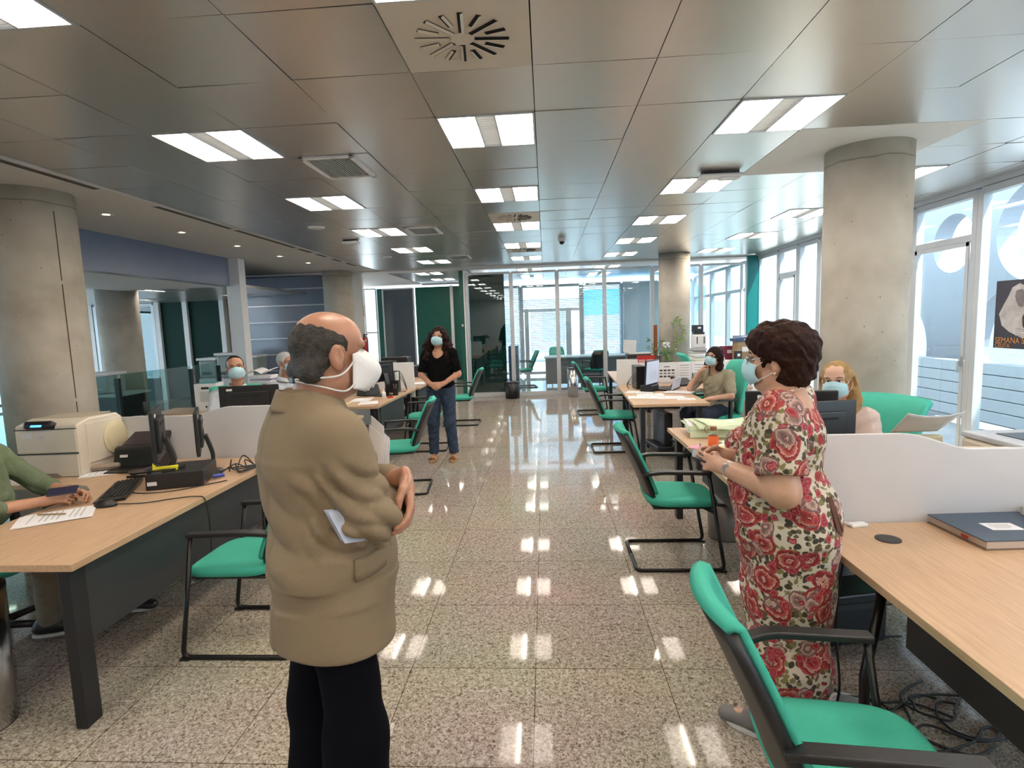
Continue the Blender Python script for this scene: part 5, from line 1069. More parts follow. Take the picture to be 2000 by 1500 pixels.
# ------------------------------------------------------------------ people
def skin(name, col): return mat(name, col, .40, var=.09, scale=26, bump=.08, bscale=220, sub=.12)
M_skin = skin('skin_light', (.56, .33, .22)); M_skin2 = skin('skin_tan', (.50, .26, .16)); M_skinr = skin('skin_ruddy', (.43, .215, .135)); M_skinb = skin('skin_pale', (.62, .38, .27))
M_eyew = mat('eye_white', (.7, .68, .65), .2); M_iris = mat('iris_dark', (.03, .018, .012), .15); M_brow = mat('brow_hair', (.05, .03, .02), .8)
M_hairdk = mat('hair_dark_brown', (.018, .010, .007), .6, spec=.15, var=.3, scale=20, bump=.6, bscale=70)
M_mask = mat('surgical_mask_blue', (.42, .66, .74), .7, var=.03, bump=.1, bscale=90); M_maskw = mat('white_respirator', (.78, .78, .78), .65, var=.02, bump=.1, bscale=120)
M_strap = mat('white_elastic', (.75, .75, .75), .6)

class Head:
    """c = centre of the head (between crown and chin), R = rotation; local +y is the face"""
    def __init__(s, c, R, k=1.0, wide=1.0): s.c = np.array(c, float); s.R = R; s.k = k; s.w = wide
    def p(s, x, y, z): return s.c + s.R @ (np.array([x * s.w, y, z]) * s.k)
    def skin(s, F, ears=True, double=0.0):
        K = s.k; w = s.w
        F.ell(s.p(0, -.012, .035), (.073 * K * w, .092 * K, .083 * K), s.R, k=.02)       # cranium
        F.ell(s.p(0, .030, .045), (.060 * K * w, .055 * K, .055 * K), s.R, k=.03)         # forehead
        F.ell(s.p(0, .032, -.035), (.056 * K * w, .056 * K, .062 * K), s.R, k=.03)        # face
        F.cap(s.p(-.036, .02, -.072), s.p(.036, .02, -.072), .026 * K, k=.03); F.ell(s.p(0, .066, -.092), (.022 * K, .020 * K, .020 * K), s.R, k=.025)
        if double: F.ell(s.p(0, .01, -.095), (.05 * K, .05 * K, .035 * K), s.R, k=.03)
        for sx in (-1, 1):
            F.ell(s.p(sx * .034, .066, -.022), (.022 * K, .018 * K, .020 * K), s.R, k=.02)  # cheek
            F.ell(s.p(sx * .031, .092, .012), (.018 * K, .014 * K, .013 * K), s.R, k=.015, op='sub')
            F.cap(s.p(sx * .014, .090, .030), s.p(sx * .048, .076, .030), .008 * K, k=.014)
        F.cap(s.p(0, .084, .020), s.p(0, .106, -.020), .007 * K, .013 * K, k=.012); F.cap(s.p(-.012, .096, -.022), s.p(.012, .096, -.022), .008 * K, k=.008)
        F.cap(s.p(-.020, .082, -.052), s.p(.020, .082, -.052), .008 * K, k=.012)
        if ears:
            for sx in (-1, 1):
                Re = s.R @ eul(0, 0, 0) @ np.array(Matrix.Rotation(sx * -.45, 3, 'Z')); c = s.p(sx * .078, -.012, -.005)
                F.ell(c, (.009 * K, .020 * K, .033 * K), Re, k=.008); F.ell(s.p(sx * .089, -.006, .000), (.007 * K, .012 * K, .019 * K), Re, k=.004, op='sub'); F.ell(s.p(sx * .083, .004, -.006), (.004 * K, .005 * K, .009 * K), Re, k=.004); F.ell(s.p(sx * .076, -.004, -.034), (.006 * K, .010 * K, .012 * K), Re, k=.008)
    def details(s, m, brow=True):
        """eyeballs, irises, lids and brows added to the body mesh: material slots 1 white, 2 iris, 3 brow"""
        Rm = Matrix(s.R.tolist()); K = s.k
        for sx in (-1, 1):
            m.m(1).ball(s.p(sx * .031, .0765, .012), (.0125 * K, .0105 * K, .0075 * K), 12, Rm); m.m(2).ball(s.p(sx * .031, .0845, .012), (.006 * K, .0035 * K, .006 * K), 10, Rm)
            m.m(2).tube([s.p(sx * .018, .082, .0155), s.p(sx * .031, .0885, .0195), s.p(sx * .045, .079, .0155)], .0013 * K, n=5)
            if brow: m.m(3).tube([s.p(sx * .013, .0935, .033), s.p(sx * .032, .0935, .040), s.p(sx * .052, .080, .034)], [.0028 * K, .0036 * K, .0018 * K], n=6)
    def mask(s, parent, m=None, name='face_mask', loops=True):
        K = s.k
        def Fm(u, v):
            a = (u * 2 - 1); b = 1 - v; hh = .048 + .004 * math.cos(a * 1.5); z = -.040 + (b - .5) * 2 * hh * (1 - .38 * abs(a) ** 1.6) + .006 * (1 - abs(a)) * (b)
            th = a * 1.18; rx = .070 + .006 * math.sin(b * PI); bul = .112 + .012 * math.sin(b * PI) - .026 * (1 - b) ** 2.2 - .010 * b ** 3
            x = rx * math.sin(th) * s.w; y = (bul) * (math.cos(th) ** .75 if math.cos(th) > 0 else 0) + .004; y = max(y, .0) + .006
            y += .0022 * abs((b * 4) % 1 - .5) * (1 - abs(a)) * 2
            return tuple(s.p(x, y, z))
        g = MB(); g.grid(Fm, 25, 21); o = g.build(name, m or M_mask, parent, smooth=True, solid=.002)
        l = MB()
        for sx in (-1, 1):
            for z0, z1 in ((-.016, .026), (-.062, -.026)): l.tube(spline([Fm(.5 + sx * .485, .08 if z0 > -.05 else .92), s.p(sx * .076, .024, (z0 + z1) / 2 + (.006 if z0 > -.05 else -.006)), s.p(sx * .083, -.014, z1)], 5), .0016, n=5)
        if loops: l.build('ear_loop', M_strap, o, smooth=True)
        return o
def bez(a, b, c, t): a, b, c = map(np.array, (a, b, c)); return a * (1 - t) ** 2 + b * 2 * t * (1 - t) + c * t * t
def hand(F, w, d, n, side, curl=.5, spread=.12, k=1.0, thumb=.6, r=.0085, curls=None):
    """w wrist point, d direction of the fingers, n direction the palm faces, side=+1 when the thumb is on d x n"""
    w, d, n = (np.array(x, float) for x in (w, d, n)); d /= np.linalg.norm(d); n = n - d * (n @ d); n /= np.linalg.norm(n); u = np.cross(d, n) * side
    P = lambda a, b, c: w + (d * a + u * b + n * c) * k
    F.cap(P(-.01, 0, 0), P(.03, 0, 0), .024 * k, .026 * k, k=.02, flat=(n, .72))
    for b, L in ((.028, .082), (.0095, .088), (-.0095, .085), (-.027, .076)): F.cap(P(.015, b * .5, 0), P(L, b, .002), .0135 * k, .0105 * k, k=.010)
    for q, (b, L, base) in enumerate(((.031, .070, .084), (.0105, .078, .089), (-.0105, .073, .086), (-.031, .058, .077))):
        c = curls[q] if curls else curl * (1 + .12 * q); ang = 0; p = P(base, b, .002); s0 = b * spread * 8
        for seg, f in enumerate((.45, .30, .25)):
            ang += c * (1.0, 1.25, .8)[seg]; dd = d * math.cos(ang) + n * math.sin(ang) + u * s0 * .25; dd /= np.linalg.norm(dd); p2 = p + dd * L * f * k
            F.cap(p, p2, (r - seg * .0006) * k, (r - .0006 - seg * .0006) * k, k=.0035); p = p2
    # thumb leaves the side of the palm near its base
    p0 = P(.02, .020, .004); p1 = P(.045, .044, .012 + .01 * thumb); p2 = P(.068, .048 - .012 * thumb, .022 + .018 * thumb); p3 = P(.088, .044 - .024 * thumb, .026 + .026 * thumb)
    F.cap(p0, p1, .014 * k, .0115 * k, k=.012); F.cap(p1, p2, .0108 * k, .0098 * k, k=.004); F.cap(p2, p3, .0098 * k, .008 * k, k=.004)
def person(label, loc, rz): return loc, math.radians(rz), label
def set_person(o, loc, rz, label, group=None): o.location = loc; o.rotation_euler = (0, 0, math.radians(rz)); tag(o, label, 'person', group)
M_shoe = mat('black_shoe', (.02, .02, .022), .4); M_sole = mat('white_sole', (.6, .6, .58), .6)
def shoe(parent, p, yaw, m=None, L=.27, name='shoe', sole=None):
    """p is the ankle foot point on the floor in local coordinates"""
    c, s_ = math.cos(yaw), math.sin(yaw); f = np.array([-s_, c, 0]); r = np.array([c, s_, 0]); p = np.array(p, float); F = Field(p - .2, p + .22, .006)
    F.cap(p - f * .05 + [0, 0, .05], p + f * (L - .10) + [0, 0, .032], .040, .034, k=.03, flat=((0, 0, 1), .85)); F.cap(p - f * .03 + [0, 0, .07], p + f * .03 + [0, 0, .06], .04, .04, k=.03); F.plane(p + [0, 0, .014], (0, 0, -1), k=.004)
    o = field_obj(name, F, m or M_shoe, parent)
    g = MB(); pts = []
    for t in range(24):
        a = t / 24 * 2 * PI; e = f * (L * .5 * math.cos(a) + L * .5 - .095) + r * (.043 + .006 * math.cos(a)) * math.sin(a); pts.append((p + e)[:2])
    g.prism([tuple(q) for q in pts], p[2] + .001, p[2] + .02); g.build('sole', sole or M_black, o, bevel=.003); return o
def fold(F, amp, freqs, lo=None, hi=None, ph=0):
    def fn(x, y, z):
        q = 0
        for i, (a, b, c) in enumerate(freqs): q = q + np.sin(a * x + b * y + c * z + ph + 1.7 * i + 1.3 * np.sin(.6 * (b * x + c * y - a * z) + i))
        return (amp / len(freqs) * q).astype(np.float32)
    F.disp(fn, lo, hi)

def crease(F, amp, freqs, lo=None, hi=None, ph=0):
    def fn(x, y, z):
        q = 0
        for i, (a, b, c) in enumerate(freqs): q = q + 1 - 2 * np.abs(np.sin(a * x + b * y + c * z + ph + 1.7 * i + 1.1 * np.sin(.5 * (b * x + c * y - a * z) + i)))
        wx = np.clip((x - lo[0]) / .05, 0, 1) * np.clip((hi[2] - z) / .05, 0, 1) * np.clip((z - lo[2]) / .04, 0, 1) * np.clip((hi[0] - x) / .05, 0, 1)
        return (amp / len(freqs) * q * wx).astype(np.float32)
    F.disp(fn, lo, hi)

# ---------------------------------------------------------------- 1. man in the beige jacket
def man_jacket():
    H = Head((.02, .05, 1.575), eul(-2, -3, 0), 1.0, 1.02)
    sh = {1: np.array((.172, .0, 1.365)), -1: np.array((-.165, .0, 1.365))}
    el = {1: np.array((.205, .055, 1.155)), -1: np.array((-.24, .13, 1.13))}
    wr = {1: np.array((.03, .24, 1.14)), -1: np.array((.14, .180, 1.215))}
    hip = {1: np.array((.09, -.0, .92)), -1: np.array((-.09, -.0, .92))}; kn = {1: np.array((.10, .02, .49)), -1: np.array((-.11, .0, .49))}; an = {1: np.array((.11, -.02, .08)), -1: np.array((-.12, -.05, .08))}
    B = Field((-.34, -.24, 0), (.34, .36, 1.76), .0045)
    H.skin(B, double=.5)
    B.cap((.0, -.005, 1.38), (.01, .02, 1.53), .066, .060, k=.03); B.cap((-.11, 0, 1.33), (.11, 0, 1.33), .06, k=.05); B.cap((0, .02, 1.25), (0, .03, 1.0), .10, .12, k=.06)
    for s in (-1, 1):
        B.cap(sh[s], el[s], .045, .038, k=.03); B.cap(el[s], wr[s], .038, .028, k=.02); B.cap(hip[s], kn[s], .08, .055, k=.04); B.cap(kn[s], an[s], .052, .038, k=.03); B.cap(an[s], an[s] + [0, .12, -.04], .035, .028, k=.03)
    # left hand closes round the right elbow, right hand tucked under the left arm
    hand(B, (.178, .178, 1.222), (.55, -.18, -.80), (-.45, -.88, -.05), -1, curl=.40, spread=.22, thumb=.30, k=1.08, r=.0092)
    hand(B, (-.02, .255, 1.13), (-.85, -.1, -.1), (.1, -.9, 0), -1, curl=.3, thumb=.3)
    D = MB(); H.details(D)
    o = field_obj('person', B, [M_skinr, M_eyew, M_iris, mat('grey_brow', (.12, .10, .09), .8)], None, D)
    # jacket: one solid with collar, folds, cut hem
    J = Field((-.46, -.36, .68), (.46, .50, 1.56), .0065)
    J.ell((0, -.01, 1.30), (.172, .122, .17), k=.05); J.ell((0, -.035, 1.24), (.15, .105, .22), k=.06); J.ell((0, .045, 1.05), (.168, .155, .26), k=.07); J.cap((0, .012, .97), (0, .012, .74), .172, .185, k=.07, flat=((0, 1, 0), .92))
    J.cap((-.13, -.01, 1.375), (.13, -.01, 1.375), .062, k=.05); J.cap((-.05, -.02, 1.43), (.05, -.02, 1.43), .06, .06, k=.04)
    for s in (-1, 1):
        J.cap(sh[s] - [s * .012, 0, .005], el[s], .075, .064, k=.035); J.cap(el[s], el[s] + (wr[s] - el[s]) * .86, .062, .048, k=.02)
    # folds: back drag lines, sleeve folds at the elbow, hem waves
    fold(J, .011, [(9, 5, 24), (-12, 8, 17), (6, -3, 38)], (-.4, -.3, .9), (.4, .4, 1.3)); crease(J, .013, [(22, 26, 46), (-14, 30, 34)], (.10, -.12, 1.02), (.45, .45, 1.33), 1); crease(J, .006, [(16, 12, 22)], (-.3, -.3, .95), (.12, .05, 1.3), 2)
    fold(J, .010, [(24, 9, 5), (14, -16, 9)], (-.4, -.3, .60), (.4, .3, .95), 2)
    J.plane((0, 0, .755), (.0, -.05, -1), k=.012)
    # centre back seam and side vent
    J.disp(lambda x, y, z: (.006 * np.exp(-(x / .006) ** 2) * (y < -.02)).astype(np.float32) + 0 * z)
    J.ell((.0, .01, .72), (.13, .11, .05), k=.02, op='sub'); J.cap((.0, .02, 1.45), (.01, .03, 1.62), .064, .078, k=.012, op='sub'); J.plane((0, .0, 1.475), (0, .35, 1), k=.01)
    cloth = mat('beige_linen', (.24, .182, .112), .85, var=.05, bump=.35, bscale=420)
    j = field_obj('jacket', J, cloth, o)
    # collar
    def col(u, v):
        a = -PI * .90 + u * PI * 1.80; r = .072 + .022 * v + .006 * math.sin(a * 3); return (r * math.sin(a) * 1.06, -.022 - r * math.cos(a) * .98 + .03 * (abs(a) / PI) , 1.488 - .052 * v - .055 * (abs(a) / PI) ** 1.5)
    g = MB(); g.grid(col, 30, 6); g.build('collar', cloth, j, smooth=True, solid=.008)
    def wl(z):
        g2 = MB(); 
    f = MB(); f.grid(lambda u, v: (.205 - .02 * u + .0 * v, .02 + .13 * u, .90 - .055 * v + .02 * u), 5, 3)
    pk = MB(); pk.grid(lambda u, v: tuple(np.array((.186 * math.cos((u - .1) * .85), .02 + .17 * math.sin((u - .1) * .85), 1.04 - .06 * v + .012 * u)) * np.array((1.02, 1.02, 1))), 8, 4); pk.build('pocket_flap', cloth, j, smooth=True, solid=.008)
    for z in (.96, 1.04): MB().ball((.02, .205, z), (.011, .004, .011), 10).build('button', mat('brown_button', (.12, .07, .04), .4), j, smooth=True)
    # trousers
    T = Field((-.30, -.28, .05), (.30, .30, .98), .008)
    T.ell((0, .0, .84), (.14, .125, .15), k=.05)
    for s in (-1, 1): T.cap(hip[s] - [0, 0, .04], kn[s], .078, .080, k=.03); T.cap(kn[s], an[s] + [0, .0, 0], .088, .080, k=.04)
    fold(T, .010, [(20, 11, 6), (9, 25, 10), (-6, 8, 22)]); T.plane((0, 0, .075), (0, 0, -1), k=.005)
    field_obj('trousers', T, mat('black_trousers', (.003, .0032, .006), .9, var=.1, spec=.08), o)
    for s in (-1, 1): shoe(o, (an[s][0], an[s][1] + .0, 0), -.1 * s)
    # hair: short grey fringe round the sides and back, bald crown
    Hr = Field(H.c - .16, H.c + .16, .005)
    Hr.ell(H.p(0, -.014, .028), (.0795, .0975, .083), H.R, k=.02); Hr.cap(H.p(-.05, -.07, -.045), H.p(.05, -.07, -.045), .032, k=.03); Hr.plane(H.p(0, .025, .0), H.R @ np.array((0, 1, -.25)), k=.012)
    Hr.plane(H.p(0, -.03, .078), H.R @ np.array((0, .40, 1)), k=.012)
    for sx in (-1, 1): Hr.ell(H.p(sx * .085, -.000, -.012), (.03, .026, .040), H.R, k=.01, op='sub')
    Hr.plane(H.p(0, -.05, -.078), H.R @ np.array((0, .3, -1)), k=.008)
    fold(Hr, .0012, [(220, 90, 60), (90, 260, 80)])
    field_obj('hair', Hr, mat('hair_grey', (.070, .064, .058), .62, spec=.15, var=.5, scale=45, bump=.7, bscale=160), o)
    Hs = Field(H.c - .16, H.c + .16, .005)
    # respirator
    def rp(u, v):
        a = u * 2 - 1; b = 1 - v; z = -.045 + (b - .5) * .128 * (1 - .25 * abs(a)); y = .035 + (.104 - .012 * abs(b - .45)) * (1 - abs(a) ** 1.35) * (math.sin((b * .86 + .10) * PI) ** .55) * 1.0 + .018 * (1 - abs(a)); x = .068 * a * (1 + .0 * b)
        x = .074 * math.sin(a * PI / 2) ; return tuple(H.p(x, y, z))
    g = MB(); g.grid(rp, 25, 17); m = g.build('face_mask', M_maskw, o, smooth=True, solid=.003)
    l = MB()
    for sx in (-1, 1):
        l.tube(spline([rp(.5 + .48 * sx, .2), H.p(sx * .082, .0, -.052), H.p(sx * .070, -.055, -.060), H.p(sx * .012, -.102, -.066)], 8), .0028, n=6)
        l.tube(spline([rp(.5 + .48 * sx, .85), H.p(sx * .076, .01, -.098), H.p(sx * .062, -.045, -.085), H.p(sx * .012, -.102, -.070)], 8), .0028, n=6)
    l.build('head_strap', M_strap, m, smooth=True); MB().box(tuple(H.p(0, -.104, -.068)), (.03, .008, .018)).build('strap_clip', M_black, m, bevel=.003)
    g = MB(); g.tube([H.p(0, .144, .0), H.p(0, .150, -.05), H.p(0, .130, -.10)], .0015, n=5); g.build('mask_seam', M_strap, m)
    set_person(o, (-.655, 1.50, 0), -45, 'person standing with crossed arms in a beige jacket and white respirator, seen from behind')
    # papers tucked under his arm (held, so top-level)
    t = thing('held_papers', 'white papers clamped under the arm of the man in the beige jacket', 'papers', (-.655, 1.50, 0), math.radians(-45), 'papers held by standing people')
    for k in range(4):
        g = MB(); g.grid(lambda u, v: (.03 + .004 * k + .055 * u - .02 * v, .175 + .012 * u + .006 * k + .03 * v, 1.10 + (.25 + .03 * math.sin(k * 2.0) - .03 * u) * v), 6, 7); g.v = [(x - .045, y - .02, z) for x, y, z in g.v]; g.build('sheet', M_paper, t, solid=.0012)
    for k in range(3):
        g = MB(); g.grid(lambda u, v: (.175 + .012 * k + .02 * v, -.06 + .12 * u + .03 * v, 1.19 - .085 * v - .02 * u), 5, 5); g.build('folded_corner', mat('pale_blue_sheet', (.50, .57, .70), .5), t, solid=.0015)
    return o
man_jacket()

# ---------------------------------------------------------------- 2. woman in the floral dress
def make_floral():
    m, N, L, b = nodes('floral_fabric'); tc = N.new('ShaderNodeTexCoord')
    def noise(sc, det=3, off=0, dist=0):
        mp = N.new('ShaderNodeMapping'); mp.inputs['Location'].default_value = (off, off * .7, off * .3); L.new(tc.outputs['Object'], mp.inputs[0]); n = N.new('ShaderNodeTexNoise'); n.inputs['Scale'].default_value = sc; n.inputs['Detail'].default_value = det; n.inputs['Distortion'].default_value = dist; L.new(mp.outputs[0], n.inputs['Vector']); return n
    def warp(amt, sc):
        n = noise(sc, 2); a = N.new('ShaderNodeVectorMath'); a.operation = 'SCALE'; a.inputs['Scale'].default_value = amt; L.new(n.outputs['Color'], a.inputs[0]); c = N.new('ShaderNodeVectorMath'); c.operation = 'ADD'; L.new(tc.outputs['Object'], c.inputs[0]); L.new(a.outputs[0], c.inputs[1]); return c
    def mix(fac, a, bb):
        x = N.new('ShaderNodeMix'); x.data_type = 'RGBA'; L.new(fac, x.inputs['Factor'])
        for q, s_ in ((a, 'A'), (bb, 'B')):
            if isinstance(q, tuple): x.inputs[s_].default_value = (*q, 1)
            else: L.new(q, x.inputs[s_])
        return x.outputs['Result']
    # small leaves
    w1 = warp(.04, 20); v1 = N.new('ShaderNodeTexVoronoi'); v1.inputs['Scale'].default_value = 46; L.new(w1.outputs[0], v1.inputs['Vector'])
    lf = ramp(N, [(0, (.04, .035, .02)), (.35, (.10, .08, .035)), (.6, (.19, .17, .06)), (1, (.10, .05, .04))], 'CONSTANT'); L.new(v1.outputs['Color'], lf.inputs[0])
    k1 = ramp(N, [(.47, (1, 1, 1)), (.55, (0, 0, 0))]); L.new(v1.outputs['Distance'], k1.inputs[0]); n1 = noise(7, 3, 3); k2 = ramp(N, [(.30, (0, 0, 0)), (.35, (1, 1, 1))]); L.new(n1.outputs['Fac'], k2.inputs[0])
    mu = N.new('ShaderNodeMath'); mu.operation = 'MULTIPLY'; L.new(k1.outputs[0], mu.inputs[0]); L.new(k2.outputs[0], mu.inputs[1])
    base = mix(mu.outputs[0], (.56, .50, .41), lf.outputs[0])
    # roses: voronoi cells with curling petals
    def rose(sc, off, cols, r0, seedsc):
        mp = N.new('ShaderNodeMapping'); mp.inputs['Location'].default_value = (off, off * 1.3, off * .6); w = warp(.05, 14); L.new(w.outputs[0], mp.inputs[0]); v = N.new('ShaderNodeTexVoronoi'); v.inputs['Scale'].default_value = sc; L.new(mp.outputs[0], v.inputs['Vector'])
        k = ramp(N, [(r0, (1, 1, 1)), (r0 + .03, (0, 0, 0))]); L.new(v.outputs['Distance'], k.inputs[0])
        n = noise(38, 3, off, 2.8); wv = N.new('ShaderNodeMath'); wv.operation = 'MULTIPLY_ADD'; wv.inputs[1].default_value = 4; L.new(v.outputs['Distance'], wv.inputs[0]); L.new(n.outputs['Fac'], wv.inputs[2]); fr = N.new('ShaderNodeMath'); fr.operation = 'FRACT'; L.new(wv.outputs[0], fr.inputs[0])
        c = ramp(N, cols); L.new(fr.outputs[0], c.inputs[0]); sepc = N.new('ShaderNodeSeparateColor'); L.new(v.outputs['Color'], sepc.inputs[0]); g = N.new('ShaderNodeMath'); g.operation = 'GREATER_THAN'; g.inputs[1].default_value = seedsc; L.new(sepc.outputs[0], g.inputs[0]); mm = N.new('ShaderNodeMath'); mm.operation = 'MULTIPLY'; L.new(g.outputs[0], mm.inputs[0]); L.new(k.outputs[0], mm.inputs[1]); return mm.outputs[0], c.outputs[0]
    f, c = rose(10.5, 2.0, [(0, (.10, .008, .010)), (.35, (.30, .02, .022)), (.7, (.42, .10, .08)), (.95, (.58, .36, .28))], .50, .25); base = mix(f, base, c)
    f, c = rose(13, 7.0, [(0, (.12, .05, .055)), (.5, (.24, .15, .13)), (.9, (.50, .34, .28))], .44, .45); base = mix(f, base, c)
    f, c = rose(24, 4.0, [(0, (.20, .01, .02)), (.6, (.34, .02, .03)), (1, (.45, .15, .15))], .42, .55); base = mix(f, base, c)
    L.new(base, b.inputs['Base Color']); b.inputs['Roughness'].default_value = .75; return m
M_flor = make_floral()
def dress_woman():
    H = Head((0, .035, 1.468), eul(2, -2, 0), .98, 1.04); sh = {1: np.array((.165, 0, 1.30)), -1: np.array((-.165, 0, 1.30))}; el = {1: np.array((.22, .01, 1.05)), -1: np.array((-.235, -.035, 1.035))}; wr = {1: np.array((.07, .24, 1.065)), -1: np.array((-.07, .215, 1.055))}
    an = {1: np.array((.10, -.10, .09)), -1: np.array((-.09, .04, .09))}
    B = Field((-.33, -.24, 0), (.30, .42, 1.64), .0045); H.skin(B, double=1)
    B.cap((0, -.01, 1.30), (0, .01, 1.42), .066, .058, k=.03); B.cap((-.12, -.0, 1.285), (.12, -.0, 1.285), .060, k=.05); B.ell((0, .01, 1.15), (.13, .12, .2), k=.05)
    for s in (-1, 1):
        B.cap(sh[s], el[s], .062, .056, k=.03); B.cap(el[s], wr[s], .055, .029, k=.025); B.cap((s * .06, -.01, .8), (s * .06, -.02, .45), .075, .050, k=.03); B.cap((s * .06, -.02, .45), an[s] * [.9, .9, 1], .045, .034, k=.03)
        B.cap(an[s] - [0, .02, .03], an[s] + [0, .13, -.055], .034, .026, k=.02)
    hand(B, wr[-1], (.28, .93, .05), (.9, -.2, -.2), -1, curl=.62, thumb=.5, k=.94); hand(B, wr[1], (-.30, .92, .08), (-.9, -.2, -.2), 1, curl=.60, thumb=.6, k=.94)
    D = MB(); H.details(D); o = field_obj('person', B, [M_skin, M_eyew, M_iris, M_brow], None, D)
    G = Field((-.42, -.34, .14), (.42, .34, 1.42), .007)
    G.ell((0, .0, 1.17), (.165, .135, .19), k=.05); G.ell((0, .075, 1.14), (.135, .085, .085), k=.05); G.ell((0, .03, .96), (.178, .175, .20), k=.06); G.ell((0, -.02, .86), (.19, .175, .18), k=.05); G.cap((0, -.01, .80), (0, -.02, .24), .168, .160, k=.06)
    G.cap((-.11, -.005, 1.305), (.11, -.005, 1.305), .062, k=.04)
    for s in (-1, 1):
        e = el[s] - sh[s]; G.cap(sh[s] + [0, 0, .0], sh[s] + e * .80, .082, .088, k=.03); G.plane(sh[s] + e * .80, e, k=.008, lo=np.array((s * .30 - .13, -.3, .9)), hi=np.array((s * .30 + .13, .3, 1.3)))
    G.cap((.20, .05, 1.20), (.15, .20, 1.10), .07, .072, k=.03)      # far sleeve hanging over the forearm
    G.ell((0, .02, 1.385), (.135, .125, .085), k=.012, op='sub'); G.ell((0, -.07, 1.38), (.12, .07, .075), k=.012, op='sub'); fold(G, .008, [(12, 9, 20), (20, -12, 5)]); fold(G, .010, [(34, 26, 3), (-18, 36, 2)], (-.4, -.3, .18), (.4, .3, .80)); G.plane((0, 0, .18), (0, 0, -1), k=.006)
    d = field_obj('dress', G, M_flor, o)
    # red frill on the sleeve edge of the far arm and sleeve hem ruffle
    r = MB()
    for k in range(22):
        a = k / 21; r.ball((.215 - .09 * a, .10 + .12 * a, 1.185 - .03 * a + .006 * math.sin(k * 2)), (.009, .009, .007), 6)
    r.build('sleeve_frill', mat('dark_red_trim', (.22, .01, .02), .8), d, smooth=True)
    t = MB(); t.tube([(-.05, -.115, 1.05), (-.05, -.150, .98)], .004); 
    for k in range(16): a = k * .39; t.tube([(-.05 + .010 * math.cos(a), -.150 + .010 * math.sin(a), .985), (-.05 + .024 * math.cos(a), -.182 + .018 * math.sin(a), .87 - .01 * (k % 3))], .004, n=5)
    t.build('tassel', mat('brown_suede', (.16, .08, .06), .8), d)
    # hair
    Hr = Field(H.c - .21, H.c + .21, .005); Hr.ell(H.p(0, -.028, .045), (.108, .122, .108), H.R, k=.03); Hr.ell(H.p(0, .035, .085), (.085, .070, .055), H.R, k=.04); Hr.ell(H.p(0, -.055, -.035), (.088, .075, .075), H.R, k=.04)
    Hr.ell(H.p(0, .105, -.035), (.12, .065, .095), H.R, k=.02, op='sub'); 
    for sx in (-1, 1): Hr.ell(H.p(sx * .10, .018, -.035), (.055, .042, .045), H.R, k=.015, op='sub')
    Hr.plane(H.p(0, 0, -.088), H.R @ np.array((0, .25, -1)), k=.012); fold(Hr, .007, [(70, 45, 60), (-50, 80, 40), (60, -60, 90)]); fold(Hr, .003, [(170, 120, 90), (90, -160, 130)])
    field_obj('hair', Hr, mat('hair_auburn', (.026, .008, .0045), .62, spec=.15, var=.4, scale=22, bump=.8, bscale=55), o)
    m = H.mask(o); g = MB(); g.tube([H.p(-.083, -.005, .022), H.p(-.072, .07, .018)], .0018, n=5).tube([H.p(.083, -.005, .022), H.p(.072, .07, .018)], .0018, n=5)
    for sx in (-1, 1): g.tube([H.p(sx * .034 + .026 * math.cos(a), .106 - .010 * abs(math.cos(a)), .012 + .019 * math.sin(a)) for a in np.linspace(0, 2 * PI, 16)[:-1]], .0014, n=5, closed=True)
    g.tube([H.p(-.01, .108, .018), H.p(.01, .108, .018)], .0015, n=5); g.build('glasses', M_alu, o)
    e = MB(); e.ball(H.p(-.080, -.004, -.040), .006, 10).ball(H.p(.080, -.004, -.040), .006, 10); e.build('earrings', mat('pearl', (.75, .66, .55), .2), o, smooth=True)
    n = MB(); pts = spline([(0, -.070, 1.375), (-.055, -.045, 1.370), (-.072, .01, 1.350), (-.062, .08, 1.30), (-.04, .13, 1.22), (0, .15, 1.17), (.04, .13, 1.22), (.062, .08, 1.30), (.072, .01, 1.350), (.055, -.045, 1.370), (0, -.070, 1.375)], 12)
    last = Vector(pts[0]); thread = []
    for p in pts:
        p = Vector(G.push(B.push(p, (0, .02, p[2] - .02)), (0, .02, p[2] - .02)))
        thread.append(p)
        if (p - last).length > .0085: n.ball(p, .0052, 8); last = p
    n.tube(thread, .0022, n=5); n.build('pearl_necklace', mat('pearl_pink', (.72, .54, .44), .25), o, smooth=True)
    w = MB(); c = wr[-1] * .85 + el[-1] * .15; R = Vector((wr[-1] - el[-1])).to_track_quat('Z', 'Y').to_matrix(); w.lathe([(.033, -.008), (.034, 0), (.033, .008)], c, n=20, R=R); w.lathe([(.016, -.003), (.016, .003)], tuple(c + np.array((-.030, .006, .012))), n=16, R=Matrix.Rotation(PI / 2, 3, 'Y')); w.build('wristwatch', M_alu, o)
    for s in (-1, 1): shoe(o, (an[s][0], an[s][1], 0), 0, mat('grey_shoe', (.16, .15, .15), .5), L=.245, sole=M_sole)
    set_person(o, (.90, 2.13, 0), 57, 'person standing in a long floral dress with short auburn hair and blue mask')
    t = thing('held_phone', 'thin dark phone held in both hands by the woman in the floral dress', 'phone', (.90, 2.13, 0), math.radians(57), 'papers held by standing people'); del t['group']; MB().box((0, .325, 1.068), (.14, .065, .007), rz=.3, rx=.35).build('handset', M_black, t, bevel=.002)
dress_woman()

